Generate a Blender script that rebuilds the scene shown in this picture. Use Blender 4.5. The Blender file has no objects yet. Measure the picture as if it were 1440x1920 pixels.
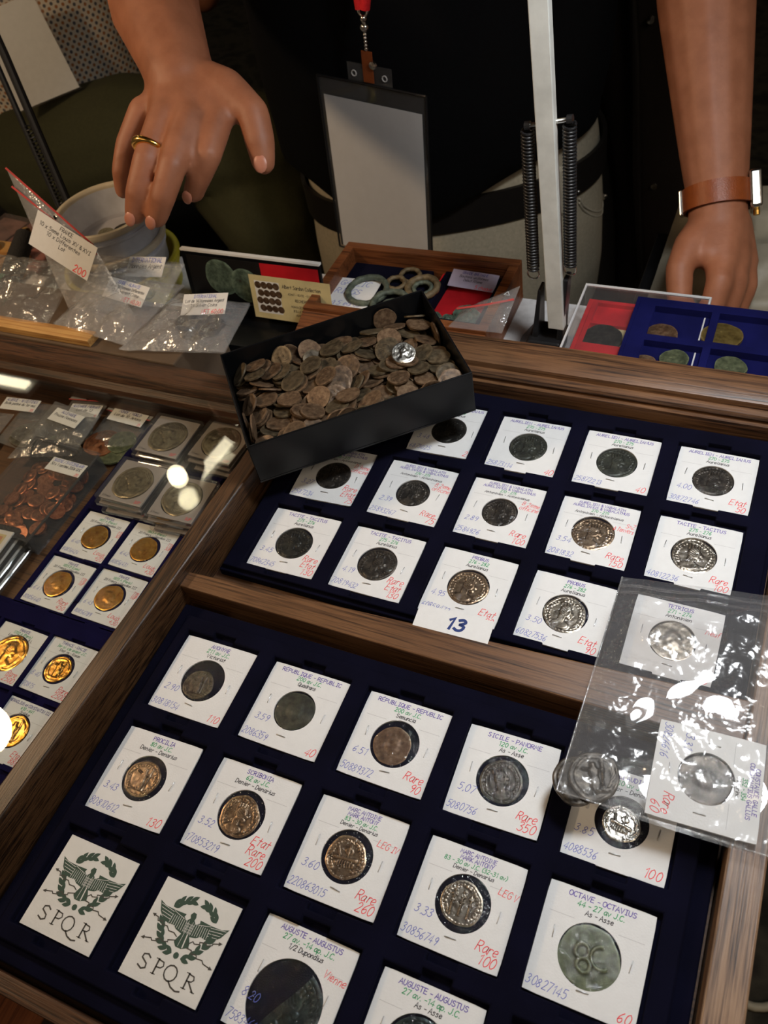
import bpy, bmesh, math, random
from math import sin, cos, pi, radians, sqrt, atan2, exp
from mathutils import Vector, Matrix, Euler, noise

sc = bpy.context.scene
C = sc.collection
RNG = random.Random(7)
S = 0.01                 # all lengths below are centimetres
FLOOR = 98.0             # the tray surface (z = 0 below) is 98 cm above the floor


def W(x, y, z):
    return Vector((x * S, y * S, (z + FLOOR) * S))


# ------------------------------------------------------------------ camera
cam = bpy.data.cameras.new('camera')
cam_ob = bpy.data.objects.new('camera', cam)
C.objects.link(cam_ob)
CAMR = [[0.911657, 0.381613, -0.153867], [0.207906, -0.751258, -0.628314], [-0.35448, 0.540817, -0.76423]]
cam_ob.matrix_world = Matrix((
    (CAMR[0][0], -CAMR[1][0], -CAMR[2][0], 28.276 * S),
    (CAMR[0][1], -CAMR[1][1], -CAMR[2][1], -18.149 * S),
    (CAMR[0][2], -CAMR[1][2], -CAMR[2][2], (43.279 + FLOOR) * S),
    (0, 0, 0, 1)))
cam.sensor_width = 36.0
cam.sensor_fit = 'AUTO'
cam.lens = 1575.89 / 1920 * 36.0
cam.clip_start = 0.02
cam.clip_end = 50
cam.dof.use_dof = True
cam.dof.focus_distance = 0.50
cam.dof.aperture_fstop = 17
sc.camera = cam_ob

# ------------------------------------------------------------------ world, lights, exposure
sc.view_settings.view_transform = 'Standard'
sc.view_settings.look = 'None'
sc.view_settings.gamma = 1.0
sc.view_settings.use_curve_mapping = False
sc.view_settings.exposure = 0.0
wd = bpy.data.worlds.new('hall_air')
sc.world = wd
wd.use_nodes = True
wd.node_tree.nodes['Background'].inputs[0].default_value = (1.0, 0.80, 0.6, 1)
wd.node_tree.nodes['Background'].inputs[1].default_value = 0.05


def area(name, loc, aim, size, power, color, shape='DISK'):
    l = bpy.data.lights.new(name, 'AREA')
    l.shape = shape
    l.size = size * S
    l.energy = power
    l.color = color
    o = bpy.data.objects.new(name, l)
    C.objects.link(o)
    o.location = W(*loc)
    o.rotation_euler = (W(*aim) - W(*loc)).to_track_quat('-Z', 'Y').to_euler()
    return o


area('desk_lamp_light', (32, 21, 46), (25, 6, 0), 11, 2.25, (0.93, 0.97, 1.0))
area('warm_lamp_light', (-55, 0, 56), (-20, 12, 0), 8, 2.2, (1.0, 0.70, 0.42))
area('fill_light_left', (-70, -170, 195), (-30, 60, 0), 120, 6.5, (1.0, 0.74, 0.48), 'SQUARE')  # added fill that brightens the fronts of the people, no fixture here
area('fill_light_right', (150, -60, 195), (0, 70, 0), 120, 15, (1.0, 0.82, 0.62), 'SQUARE')  # added fill that lifts the trousers and the far side, no fixture either

# ------------------------------------------------------------------ material helpers


class N:
    """small wrapper for building node materials"""

    def __init__(self, name):
        self.m = bpy.data.materials.new(name)
        self.m.use_nodes = True
        self.t = self.m.node_tree
        self.t.nodes.clear()
        self.out = self.t.nodes.new('ShaderNodeOutputMaterial')

    def n(self, kind, **kw):
        nd = self.t.nodes.new('ShaderNode' + kind)
        for k, v in kw.items():
            if hasattr(nd, k) and k not in nd.inputs:
                setattr(nd, k, v)
            else:
                self.put(nd, k, v)
        return nd

    def put(self, nd, k, v):
        s = nd.inputs[k.replace('_', ' ')] if isinstance(k, str) else nd.inputs[k]
        if isinstance(v, bpy.types.NodeSocket):
            self.t.links.new(v, s)
        else:
            s.default_value = v

    def coord(self, kind='Object', scale=(1, 1, 1)):
        tc = self.n('TexCoord')
        mp = self.n('Mapping')
        self.put(mp, 'Vector', tc.outputs[kind])
        self.put(mp, 'Scale', scale)
        return mp.outputs[0]

    def noise(self, vec, scale, detail=4, rough=.55):
        nd = self.n('TexNoise')
        self.put(nd, 'Vector', vec)
        self.put(nd, 'Scale', scale)
        self.put(nd, 'Detail', detail)
        self.put(nd, 'Roughness', rough)
        return nd.outputs[0]

    def ramp(self, fac, stops):
        r = self.n('ValToRGB')
        e = r.color_ramp.elements
        while len(e) < len(stops):
            e.new(.5)
        for el, (p, c) in zip(e, stops):
            el.position = p
            el.color = (*c, 1) if len(c) == 3 else c
        self.put(r, 'Fac', fac)
        return r.outputs[0]

    def bump(self, h, strength=.3, dist=.001):
        b = self.n('Bump')
        self.put(b, 'Height', h)
        self.put(b, 'Strength', strength)
        self.put(b, 'Distance', dist)
        return b.outputs[0]

    def pbr(self, **kw):
        p = self.n('BsdfPrincipled')
        for k, v in kw.items():
            self.put(p, k, v)
        self.t.links.new(p.outputs[0], self.out.inputs[0])
        return self.m


def rgb(r, g, b):
    """sRGB 0-255 to linear"""
    f = lambda c: c / 12.92 if c <= .04045 else ((c + .055) / 1.055) ** 2.4
    return (f(r / 255), f(g / 255), f(b / 255), 1)


def flat(name, col, rough=.6, metal=0.0, bump=0, bscale=300, var=0.12, **kw):
    q = N(name)
    v = q.coord()
    nz = q.noise(v, bscale * .2, 4)
    lo = tuple(c * (1 - var) for c in col[:3])
    hi = tuple(min(1, c * (1 + var)) for c in col[:3])
    c = q.ramp(nz, [(.3, lo), (.7, hi)])
    a = dict(Base_Color=c, Roughness=rough, Metallic=metal)
    if bump:
        a['Normal'] = q.bump(q.noise(v, bscale, 3), bump)
    a.update(kw)
    return q.pbr(**a)


def wood(name, cols, axis, scale=1.0, rough=.42, bump=.25):
    q = N(name)
    st = [26 * scale] * 3
    st[axis] = 2.2 * scale
    v = q.coord('Object', tuple(st))
    warp = q.noise(q.coord('Object', (6, 6, 6)), 2.5, 2)
    nz = q.noise(v, 3.4, 7, .68)
    st2 = [330 * scale] * 3
    st2[axis] = 9 * scale
    pores = q.noise(q.coord('Object', tuple(st2)), 3.0, 3, .6)
    mx = q.n('Mix', data_type='FLOAT')
    q.put(mx, 0, .55)
    q.put(mx, 2, nz)
    q.put(mx, 3, pores)
    c = q.ramp(mx.outputs[0], [(.37, cols[0]), (.46, cols[1]), (.55, cols[2]), (.68, cols[1])])
    m2 = q.n('Mix', data_type='RGBA', blend_type='MULTIPLY')
    q.put(m2, 0, .6)
    q.put(m2, 6, c)
    q.put(m2, 7, q.ramp(warp, [(.35, (.55, .5, .45)), (.65, (1, 1, 1))]))
    return q.pbr(Base_Color=m2.outputs[2], Roughness=rough, Normal=q.bump(pores, bump, .0006))


def film(name, tint=(1, 1, 1), haze=.06, gloss=.5, bscale=60, bstr=.35, rough=.06, fres=.35):
    """thin clear plastic: mostly see-through, glossy where its wrinkles catch a lamp"""
    q = N(name)
    nb = q.bump(q.noise(q.coord(), bscale, 4, .6), bstr, .004)
    lw = q.n('LayerWeight')
    q.put(lw, 'Blend', .5)
    q.put(lw, 'Normal', nb)
    pw = q.n('Math', operation='POWER')
    q.put(pw, 0, lw.outputs['Facing'])
    q.put(pw, 1, 3.0)
    fr = q.n('Math', operation='MULTIPLY_ADD')
    q.put(fr, 0, pw.outputs[0])
    q.put(fr, 1, .8)
    q.put(fr, 2, fres)
    tr = q.n('BsdfTransparent')
    q.put(tr, 'Color', (*tint, 1))
    gl = q.n('BsdfGlossy')
    q.put(gl, 'Roughness', rough)
    q.put(gl, 'Normal', nb)
    df = q.n('BsdfDiffuse')
    q.put(df, 'Color', (.85, .85, .85, 1))
    a = q.n('MixShader')
    q.put(a, 0, haze)
    q.t.links.new(tr.outputs[0], a.inputs[1])
    q.t.links.new(df.outputs[0], a.inputs[2])
    mul = q.n('Math', operation='MULTIPLY')
    q.put(mul, 0, fr.outputs[0])
    q.put(mul, 1, gloss)
    b = q.n('MixShader')
    q.put(b, 0, mul.outputs[0])
    q.t.links.new(a.outputs[0], b.inputs[1])
    q.t.links.new(gl.outputs[0], b.inputs[2])
    q.t.links.new(b.outputs[0], q.out.inputs[0])
    return q.m


def emit(name, col, power):
    q = N(name)
    e = q.n('Emission')
    q.put(e, 'Color', col)
    q.put(e, 'Strength', power)
    q.t.links.new(e.outputs[0], q.out.inputs[0])
    return q.m


def coin_mat(name, base, dark, hi, metal=.85, rough=.38):
    q = N(name)
    v = q.coord('Object')
    oi = q.n('ObjectInfo')
    ad = q.n('VectorMath', operation='ADD')
    q.put(ad, 0, v)
    q.put(ad, 1, oi.outputs['Location'])
    nz = q.noise(ad.outputs[0], 240, 5, .65)
    geo = q.n('NewGeometry')
    c = q.ramp(nz, [(.24, dark[:3]), (.46, base[:3]), (.78, hi[:3])])
    # relief shading put into the colour: hollows darkened, high points left light
    pt = q.ramp(geo.outputs['Pointiness'], [(.46, (.16, .16, .16)), (.50, (.62, .62, .62)), (.55, (1.0, 1.0, 1.0))])
    m = q.n('Mix', data_type='RGBA', blend_type='MULTIPLY')
    q.put(m, 0, .9)
    q.put(m, 6, c)
    q.put(m, 7, pt)
    return q.pbr(Base_Color=m.outputs[2], Metallic=metal, Roughness=rough, Normal=q.bump(nz, .14, .0004))


M = {}
M['oak_x'] = wood('dark_oak_along_x', [rgb(22, 13, 8), rgb(58, 36, 22), rgb(92, 60, 38)], 0)
M['oak_y'] = wood('dark_oak_along_y', [rgb(22, 14, 9), rgb(60, 40, 25), rgb(94, 66, 42)], 1)
M['oak_pale_y'] = wood('worn_oak_along_y', [rgb(48, 34, 26), rgb(122, 94, 72), rgb(160, 128, 100)], 1, .8)
M['oak_red_x'] = wood('worn_oak_along_x', [rgb(34, 21, 13), rgb(92, 63, 41), rgb(124, 88, 58)], 0, .7)
M['case_floor'] = wood('case_floor_wood', [rgb(46, 30, 18), rgb(84, 56, 34), rgb(104, 72, 44)], 0, .7, .6)
M['ring_box'] = wood('mahogany', [rgb(60, 32, 18), rgb(108, 62, 34), rgb(138, 84, 48)], 0, .8)
M['pale_wood'] = wood('pale_wood', [rgb(150, 105, 55), rgb(190, 140, 80), rgb(210, 165, 100)], 0, .6)


def velvet(name, col, sheen):
    q = N(name)
    v = q.coord()
    nz = q.noise(v, 1800, 3, .7)
    big = q.noise(v, 30, 3)
    c = q.ramp(big, [(.3, tuple(k * .75 for k in col[:3])), (.7, tuple(k * 1.3 for k in col[:3]))])
    return q.pbr(Base_Color=c, Roughness=.95, Sheen_Weight=sheen, Sheen_Roughness=.4, Sheen_Tint=(*[min(1, k * 9) for k in col[:3]], 1),
                 Specular_IOR_Level=.1, Normal=q.bump(nz, .5, .0004))


M['navy'] = velvet('navy_flock', (.0026, .0026, .0105), .07)
M['royal'] = velvet('royal_blue_flock', (.005, .006, .058), .12)
M['blue'] = velvet('blue_flock', (.006, .005, .038), .1)
M['red'] = velvet('red_flock', (.46, .012, .018), .15)
M['card'] = flat('white_card', (.78, .78, .78), .75, 0, .12, 900, .02)
M['paper'] = flat('white_paper', (.72, .71, .68), .8, 0, .1, 700, .03)
M['cream'] = flat('cream_card', rgb(205, 190, 140), .7)
M['slab_insert'] = flat('slab_insert_card', (.34, .30, .27), .7, 0, .05, 500, .03)
M['zip_header'] = film('zip_header_film', tint=(1, .93, .9), haze=.35, gloss=.8, bscale=60, bstr=.4, rough=.2, fres=.08)
M['grey_paper'] = flat('grey_white_paper', (.60, .60, .61), .7, 0, .05, 500, .02)
M['black_card'] = flat('black_coated_card', (.004, .0045, .0055), .3, 0, .06, 120, .2, Specular_IOR_Level=.3)
M['black_plastic'] = flat('black_plastic', (.012, .012, .013), .35)
M['black_cloth'] = flat('black_cotton', (.0018, .0019, .0026), .95, 0, .4, 1500, .2, Specular_IOR_Level=.15)
M['black_leather'] = flat('black_leather', (.012, .010, .009), .38, 0, .3, 900)
M['steel'] = flat('polished_steel', (.62, .60, .57), .18, 1.0)
M['brass'] = flat('gold', (.85, .52, .14), .22, 1.0)
M['staple'] = flat('staple_wire', (.55, .55, .55), .3, 1.0)
M['white_paint'] = flat('white_enamel', (.62, .62, .58), .35)
M['purple_ink'] = flat('purple_ink', rgb(92, 70, 170), .8, var=.05)
M['navy_ink'] = flat('navy_ink', rgb(52, 52, 140), .8, var=.05)
M['green_ink'] = flat('green_ink', rgb(48, 160, 100), .8, var=.05)
M['black_ink'] = flat('black_ink', rgb(40, 38, 44), .8, var=.05)
M['blue_ink'] = flat('blue_ballpoint_ink', rgb(84, 98, 190), .7, var=.05)
M['red_ink'] = flat('red_ballpoint_ink', rgb(238, 66, 72), .7, var=.05)
M['tag_blue'] = flat('dark_blue_print', rgb(40, 60, 120), .8, var=.05)
M['grey_line'] = flat('grey_label_edge', rgb(186, 186, 188), .8, var=.02)
M['emblem'] = flat('dark_green_print', rgb(58, 78, 66), .8, var=.1)
M['emblem_text'] = flat('dark_grey_print', rgb(72, 68, 62), .8, var=.08)
M['window_film'] = film('coin_window_film', haze=.008, gloss=.8, bscale=170, bstr=.5, rough=.05, fres=.05)
M['bag_film'] = film('zip_bag_film', haze=.09, gloss=1.0, bscale=70, bstr=.5, rough=.12, fres=.08)
M['bag_film_clear'] = film('clear_bag_film', haze=.07, gloss=.9, bscale=30, bstr=1.0, rough=.17, fres=.10)
M['hard_clear'] = film('clear_hard_plastic', tint=(.96, .95, .95), haze=.035, gloss=.8, bscale=6, bstr=.08, rough=.04, fres=.05)
M['pane'] = film('glass_pane', tint=(.98, .99, .98), haze=.0, gloss=.7, bscale=3, bstr=.01, rough=.0, fres=.05)
M['milky'] = film('milky_bag', haze=.15, gloss=1.0, bscale=34, bstr=.9, rough=.16, fres=.09)
M['red_strip'] = flat('red_zip_strip', rgb(190, 70, 66), .5)
M['tub_white'] = flat('white_tub_plastic', rgb(196, 198, 205), .45, Subsurface_Weight=.0)
M['tub_rim'] = flat('tub_rim_plastic', rgb(196, 184, 160), .4)
M['tub_yellow'] = flat('yellow_tub_plastic', rgb(176, 166, 40), .4)
M['cloth_white'] = flat('white_tablecloth', (.62, .62, .63), .9, 0, .2, 800)
M['red_cord'] = flat('red_lanyard', rgb(210, 20, 30), .8, 0, .5, 900)
M['pants'] = flat('beige_cotton', rgb(182, 172, 150), .9, 0, .4, 1400)
M['pants_seam'] = flat('beige_seam', rgb(196, 188, 168), .9, 0, .4, 1400)
M['olive'] = flat('olive_cotton', rgb(66, 66, 40), .9, 0, .35, 1200)
M['brown_leather'] = flat('brown_leather', rgb(140, 68, 26), .4, 0, .25, 900)
M['jacket'] = flat('dark_brown_jacket', (.012, .007, .005), .7, 0, .4, 400)
M['chair_cloth'] = flat('grey_brown_upholstery', rgb(58, 50, 40), .9, 0, .3, 900)
M['chrome'] = flat('worn_chrome', rgb(170, 150, 110), .25, 1.0, .2, 300)
M['tape'] = flat('black_rubber_grip', (.018, .016, .015), .7, 0, .6, 500)
M['hole'] = flat('dark_gap', (.004, .004, .005), .9)

M['bronze_dark'] = coin_mat('dark_bronze', rgb(66, 60, 54), rgb(26, 22, 20), rgb(120, 110, 98), .6, .42)
M['bronze_black'] = coin_mat('blackened_bronze', rgb(44, 44, 42), rgb(20, 19, 18), rgb(88, 86, 78), .6, .42)
M['bronze_brown'] = coin_mat('brown_bronze', rgb(112, 84, 62), rgb(52, 36, 26), rgb(168, 140, 112), .45, .46)
M['bronze_green'] = coin_mat('green_bronze', rgb(92, 100, 74), rgb(44, 50, 36), rgb(136, 142, 108), .3, .5)
M['bronze_grey'] = coin_mat('grey_green_bronze', rgb(58, 62, 54), rgb(30, 32, 28), rgb(96, 98, 84), .4, .45)
M['teal'] = coin_mat('teal_bronze', rgb(36, 50, 52), rgb(16, 22, 24), rgb(84, 98, 96), .5, .36)
M['silver_grey'] = coin_mat('toned_silver', rgb(150, 138, 122), rgb(74, 64, 56), rgb(214, 204, 188), .9, .33)
M['silver_warm'] = coin_mat('warm_toned_silver', rgb(146, 122, 98), rgb(66, 52, 42), rgb(206, 180, 150), .85, .35)
M['silver'] = coin_mat('bright_silver', rgb(214, 208, 196), rgb(130, 120, 108), rgb(245, 242, 235), 1.0, .25)
M['gold_coin'] = coin_mat('gold_coin', rgb(216, 158, 66), rgb(140, 88, 30), rgb(240, 196, 110), .95, .30)
M['copper'] = coin_mat('copper_coin', rgb(176, 112, 80), rgb(104, 60, 40), rgb(220, 160, 122), .8, .36)
M['old_silver'] = coin_mat('old_silver_crown', rgb(158, 146, 118), rgb(92, 82, 62), rgb(196, 184, 156), .8, .36)
M['brassy'] = coin_mat('brassy_medal', rgb(140, 118, 66), rgb(84, 68, 34), rgb(178, 156, 96), .6, .4)
M['verdigris'] = coin_mat('verdigris_bronze', rgb(86, 106, 90), rgb(52, 44, 34), rgb(140, 160, 140), .2, .6)
M['ring_bronze'] = coin_mat('ring_patina', rgb(84, 92, 80), rgb(46, 48, 40), rgb(124, 132, 114), .2, .6)
M['ring_brown'] = coin_mat('ring_brown_patina', rgb(104, 88, 62), rgb(58, 48, 34), rgb(140, 124, 96), .2, .6)


def skin_mat():
    q = N('skin')
    v = q.coord()
    nz = q.noise(v, 60, 4)
    c = q.ramp(nz, [(.3, rgb(148, 92, 64)[:3]), (.7, rgb(168, 108, 78)[:3])])
    return q.pbr(Base_Color=c, Roughness=.55, Subsurface_Weight=.12, Subsurface_Radius=(.012, .005, .003),
                 Normal=q.bump(q.noise(v, 420, 3), .12, .001))


M['skin'] = skin_mat()
M['nail'] = flat('fingernail', rgb(186, 122, 98), .4, var=.05)
M['hair'] = flat('dark_hair', (.02, .014, .01), .6)


def dots_mat():
    q = N('dotted_shirt_cotton')
    tc = q.n('TexCoord')
    sh = q.n('VectorMath', operation='ADD')
    q.put(sh, 0, tc.outputs['UV'])
    q.put(sh, 1, (.5, .5, 0))

    def dots(vec):
        vo = q.n('TexVoronoi', feature='F1')
        q.put(vo, 'Vector', vec)
        q.put(vo, 'Scale', 1.0)
        q.put(vo, 'Randomness', 0.0)
        return q.ramp(vo.outputs['Distance'], [(.19, (1, 1, 1)), (.25, (0, 0, 0))])
    a = q.n('Mix', data_type='RGBA')
    q.put(a, 0, dots(tc.outputs['UV']))
    q.put(a, 6, rgb(226, 214, 196))
    q.put(a, 7, rgb(176, 116, 66))
    b = q.n('Mix', data_type='RGBA')
    q.put(b, 0, dots(sh.outputs[0]))
    q.put(b, 6, a.outputs[2])
    q.put(b, 7, rgb(92, 92, 98))
    return q.pbr(Base_Color=b.outputs[2], Roughness=.85)


M['dots'] = dots_mat()


def floor_mat():
    q = N('dark_patterned_carpet')
    v = q.coord('Object', (1, 1, 1))
    nz = q.noise(v, 160, 4)
    big = q.noise(v, 9, 3)
    c = q.ramp(big, [(.38, (.02, .017, .012)), (.5, (.07, .06, .042)), (.62, (.03, .024, .018))])
    return q.pbr(Base_Color=c, Roughness=.95, Normal=q.bump(nz, .6, .004))


M['floor'] = floor_mat()
M['wall'] = flat('dim_hall_wall', (.012, .010, .009), .9)
M['ceiling'] = flat('dim_hall_ceiling', (.05, .045, .04), .9)
M['rug'] = wood('red_brown_boards', [rgb(70, 36, 20), rgb(126, 70, 40), rgb(150, 88, 52)], 1, .3, .5)
M['rug_line'] = flat('dark_board_joint', rgb(40, 26, 18), .8)
M['tube_warm'] = emit('warm_bulb', (1.0, .86, .58, 1), 26)
M['tube_white'] = emit('warm_tube', (1.0, .88, .62, 1), 9)

# ------------------------------------------------------------------ mesh helpers


class B:
    """collects geometry in local centimetres and links it as one mesh object"""

    def __init__(self):
        self.v, self.f, self.uv = [], [], None

    def add(self, vs, fs):
        o = len(self.v)
        self.v += [tuple(p) for p in vs]
        self.f += [tuple(i + o for i in f) for f in fs]
        return self

    def box(self, x0, y0, z0, x1, y1, z1):
        return self.add([(x0, y0, z0), (x1, y0, z0), (x1, y1, z0), (x0, y1, z0), (x0, y0, z1), (x1, y0, z1), (x1, y1, z1), (x0, y1, z1)],
                        [(3, 2, 1, 0), (4, 5, 6, 7), (0, 1, 5, 4), (1, 2, 6, 5), (2, 3, 7, 6), (3, 0, 4, 7)])

    def hexa(self, b, t):
        """b, t: four corners each, counter-clockwise from above"""
        return self.add(list(b) + list(t), [(3, 2, 1, 0), (4, 5, 6, 7), (0, 1, 5, 4), (1, 2, 6, 5), (2, 3, 7, 6), (3, 0, 4, 7)])

    def prism(self, poly, z0, z1):
        n = len(poly)
        return self.add([(x, y, z0) for x, y in poly] + [(x, y, z1) for x, y in poly],
                        [tuple(range(n - 1, -1, -1)), tuple(range(n, 2 * n))] + [(i, (i + 1) % n, n + (i + 1) % n, n + i) for i in range(n)])

    def profile_x(self, prof, x0, x1):
        """extrude a (y, z) outline along x"""
        n = len(prof)
        return self.add([(x0, y, z) for y, z in prof] + [(x1, y, z) for y, z in prof],
                        [tuple(range(n)), tuple(range(2 * n - 1, n - 1, -1))] + [(i, n + i, n + (i + 1) % n, (i + 1) % n) for i in range(n)])

    def tube(self, pts, r, seg=10, closed=False, cap=True):
        pts = [Vector(p) for p in pts]
        n = len(pts)
        rs = r if isinstance(r, (list, tuple)) else [r] * n
        up = None
        o = len(self.v)
        for i, p in enumerate(pts):
            if closed:
                d = pts[(i + 1) % n] - pts[i - 1]
            else:
                d = pts[min(i + 1, n - 1)] - pts[max(i - 1, 0)]
            d.normalize()
            if up is None:
                up = Vector((0, 0, 1)) if abs(d.z) < .9 else Vector((1, 0, 0))
            a = d.cross(up)
            if a.length < 1e-6:
                a = d.cross(Vector((.3, .5, .8)))
            a.normalize()
            up = a.cross(d)
            for k in range(seg):
                t = 2 * pi * k / seg
                self.v.append(tuple(p + rs[i] * (cos(t) * a + sin(t) * up)))
        m = n if closed else n - 1
        for i in range(m):
            j = (i + 1) % n
            for k in range(seg):
                l = (k + 1) % seg
                self.f.append((o + i * seg + k, o + i * seg + l, o + j * seg + l, o + j * seg + k))
        if cap and not closed:
            self.f.append(tuple(o + k for k in range(seg - 1, -1, -1)))
            self.f.append(tuple(o + (n - 1) * seg + k for k in range(seg)))
        return self

    def capsule(self, pts, rs, seg=14):
        """tube with rounded ends, for bodies"""
        pts = [Vector(p) for p in pts]
        P, R = [], []
        a = (pts[0] - pts[1]).normalized()
        for t in (80, 55, 28):
            P.append(pts[0] + a * rs[0] * sin(radians(t)))
            R.append(rs[0] * cos(radians(t)))
        for i, p in enumerate(pts):
            P.append(p)
            R.append(rs[i])
            if i + 1 < len(pts):
                for q in (.33, .67):
                    P.append(p.lerp(pts[i + 1], q))
                    R.append(rs[i] * (1 - q) + rs[i + 1] * q)
        a = (pts[-1] - pts[-2]).normalized()
        for t in (28, 55, 80):
            P.append(pts[-1] + a * rs[-1] * sin(radians(t)))
            R.append(rs[-1] * cos(radians(t)))
        return self.tube(P, R, seg)

    def lathe(self, prof, seg=40, c=(0, 0, 0), cap=True):
        o = len(self.v)
        n = len(prof)
        for r, z in prof:
            for k in range(seg):
                t = 2 * pi * k / seg
                self.v.append((c[0] + r * cos(t), c[1] + r * sin(t), c[2] + z))
        for i in range(n - 1):
            for k in range(seg):
                l = (k + 1) % seg
                self.f.append((o + i * seg + k, o + i * seg + l, o + (i + 1) * seg + l, o + (i + 1) * seg + k))
        if cap:
            self.f.append(tuple(o + k for k in range(seg - 1, -1, -1)))
            self.f.append(tuple(o + (n - 1) * seg + k for k in range(seg)))
        return self

    def ellipsoid(self, c, r, seg=16, rings=10):
        c = Vector(c)
        prof = [(max(.02, sin(pi * i / rings)), -cos(pi * i / rings)) for i in range(rings + 1)]
        o = len(self.v)
        self.lathe(prof, seg)
        for i in range(o, len(self.v)):
            x, y, z = self.v[i]
            self.v[i] = (c.x + x * r[0], c.y + y * r[1], c.z + z * r[2])
        return self

    def rings(self, rings, closed_ends=True):
        """loft through equal-length rings of points"""
        o = len(self.v)
        m = len(rings[0])
        for r in rings:
            self.v += [tuple(p) for p in r]
        for i in range(len(rings) - 1):
            for k in range(m):
                l = (k + 1) % m
                self.f.append((o + i * m + k, o + i * m + l, o + (i + 1) * m + l, o + (i + 1) * m + k))
        if closed_ends:
            self.f.append(tuple(o + k for k in range(m - 1, -1, -1)))
            self.f.append(tuple(o + (len(rings) - 1) * m + k for k in range(m)))
        return self

    def ribbon(self, pts, w, z=0.0):
        """flat stroke of width w through 2-D points"""
        q = [Vector((p[0], p[1])) for p in pts]
        q = [p for i, p in enumerate(q) if i == 0 or (p - q[i - 1]).length > 1e-5]
        n = len(q)
        if n < 2:
            return self
        o = len(self.v)
        for i in range(n):
            d0 = (q[i] - q[i - 1]).normalized() if i else (q[1] - q[0]).normalized()
            d1 = (q[i + 1] - q[i]).normalized() if i < n - 1 else d0
            t = d0 + d1
            t = t.normalized() if t.length > 1e-4 else d0
            nn = Vector((-t.y, t.x))
            k = min(1.6, 1 / max(.4, nn.dot(Vector((-d0.y, d0.x)))))
            p = q[i]
            if i == 0:
                p = p - d0 * w * .4
            if i == n - 1:
                p = p + d0 * w * .4
            self.v.append((p.x + nn.x * w * .5 * k, p.y + nn.y * w * .5 * k, z))
            self.v.append((p.x - nn.x * w * .5 * k, p.y - nn.y * w * .5 * k, z))
        for i in range(n - 1):
            self.f.append((o + 2 * i, o + 2 * i + 1, o + 2 * i + 3, o + 2 * i + 2))
        return self

    def poly(self, pts, z=0.0):
        n = len(pts)
        return self.add([(x, y, z) for x, y in pts], [tuple(range(n))])

    def mesh(self, name, smooth=None):
        me = bpy.data.meshes.new(name)
        me.from_pydata([(x * S, y * S, z * S) for x, y, z in self.v], [], self.f)
        if self.uv:
            l = me.uv_layers.new(name='UVMap')
            for lp in me.loops:
                l.data[lp.index].uv = self.uv[lp.vertex_index]
        me.validate()
        if smooth is not None:
            bm = bmesh.new()
            bm.from_mesh(me)
            bmesh.ops.recalc_face_normals(bm, faces=bm.faces)
            for f in bm.faces:
                f.smooth = True
            for e in bm.edges:
                if len(e.link_faces) == 2 and e.calc_face_angle(0) > radians(smooth):
                    e.smooth = False
            bm.to_mesh(me)
            bm.free()
        return me


def link(name, me, m, parent=None, loc=None, rot=None, bevel=0, seg=2):
    if m is not None and not me.materials:
        me.materials.append(M[m] if isinstance(m, str) else m)
    o = bpy.data.objects.new(name, me)
    C.objects.link(o)
    if parent is not None:
        o.parent = parent
    if loc is not None:
        o.location = W(*loc) if parent is None else Vector(loc) * S
    elif parent is None:
        o.location = W(0, 0, 0)
    if rot is not None:
        o.rotation_euler = rot
    if bevel:
        b = o.modifiers.new('bevel', 'BEVEL')
        b.width = bevel * S
        b.segments = seg
        b.limit_method = 'ANGLE'
        b.angle_limit = radians(40)
        b.harden_normals = False
    return o


def obj(name, b, m, parent=None, loc=None, rot=None, smooth=None, bevel=0, seg=2):
    return link(name, b.mesh(name, smooth), m, parent, loc, rot, bevel, seg)


def tag(o, label, cat, group=None):
    o['label'] = label
    o['category'] = cat
    if group:
        o['group'] = group
    return o


def thing(name, label, cat, loc=(0, 0, 0), rot=(0, 0, 0), group=None):
    o = bpy.data.objects.new(name, None)
    o.empty_display_size = .02
    C.objects.link(o)
    o.location = W(*loc)
    o.rotation_euler = rot
    return tag(o, label, cat, group)


def structure(o):
    o['kind'] = 'structure'
    return o


def basis(xaxis, zaxis):
    """euler whose local x and z follow the two directions"""
    z = Vector(zaxis).normalized()
    x = Vector(xaxis)
    x = (x - z * x.dot(z)).normalized()
    y = z.cross(x)
    return Matrix((x, y, z)).transposed().to_euler()


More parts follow.
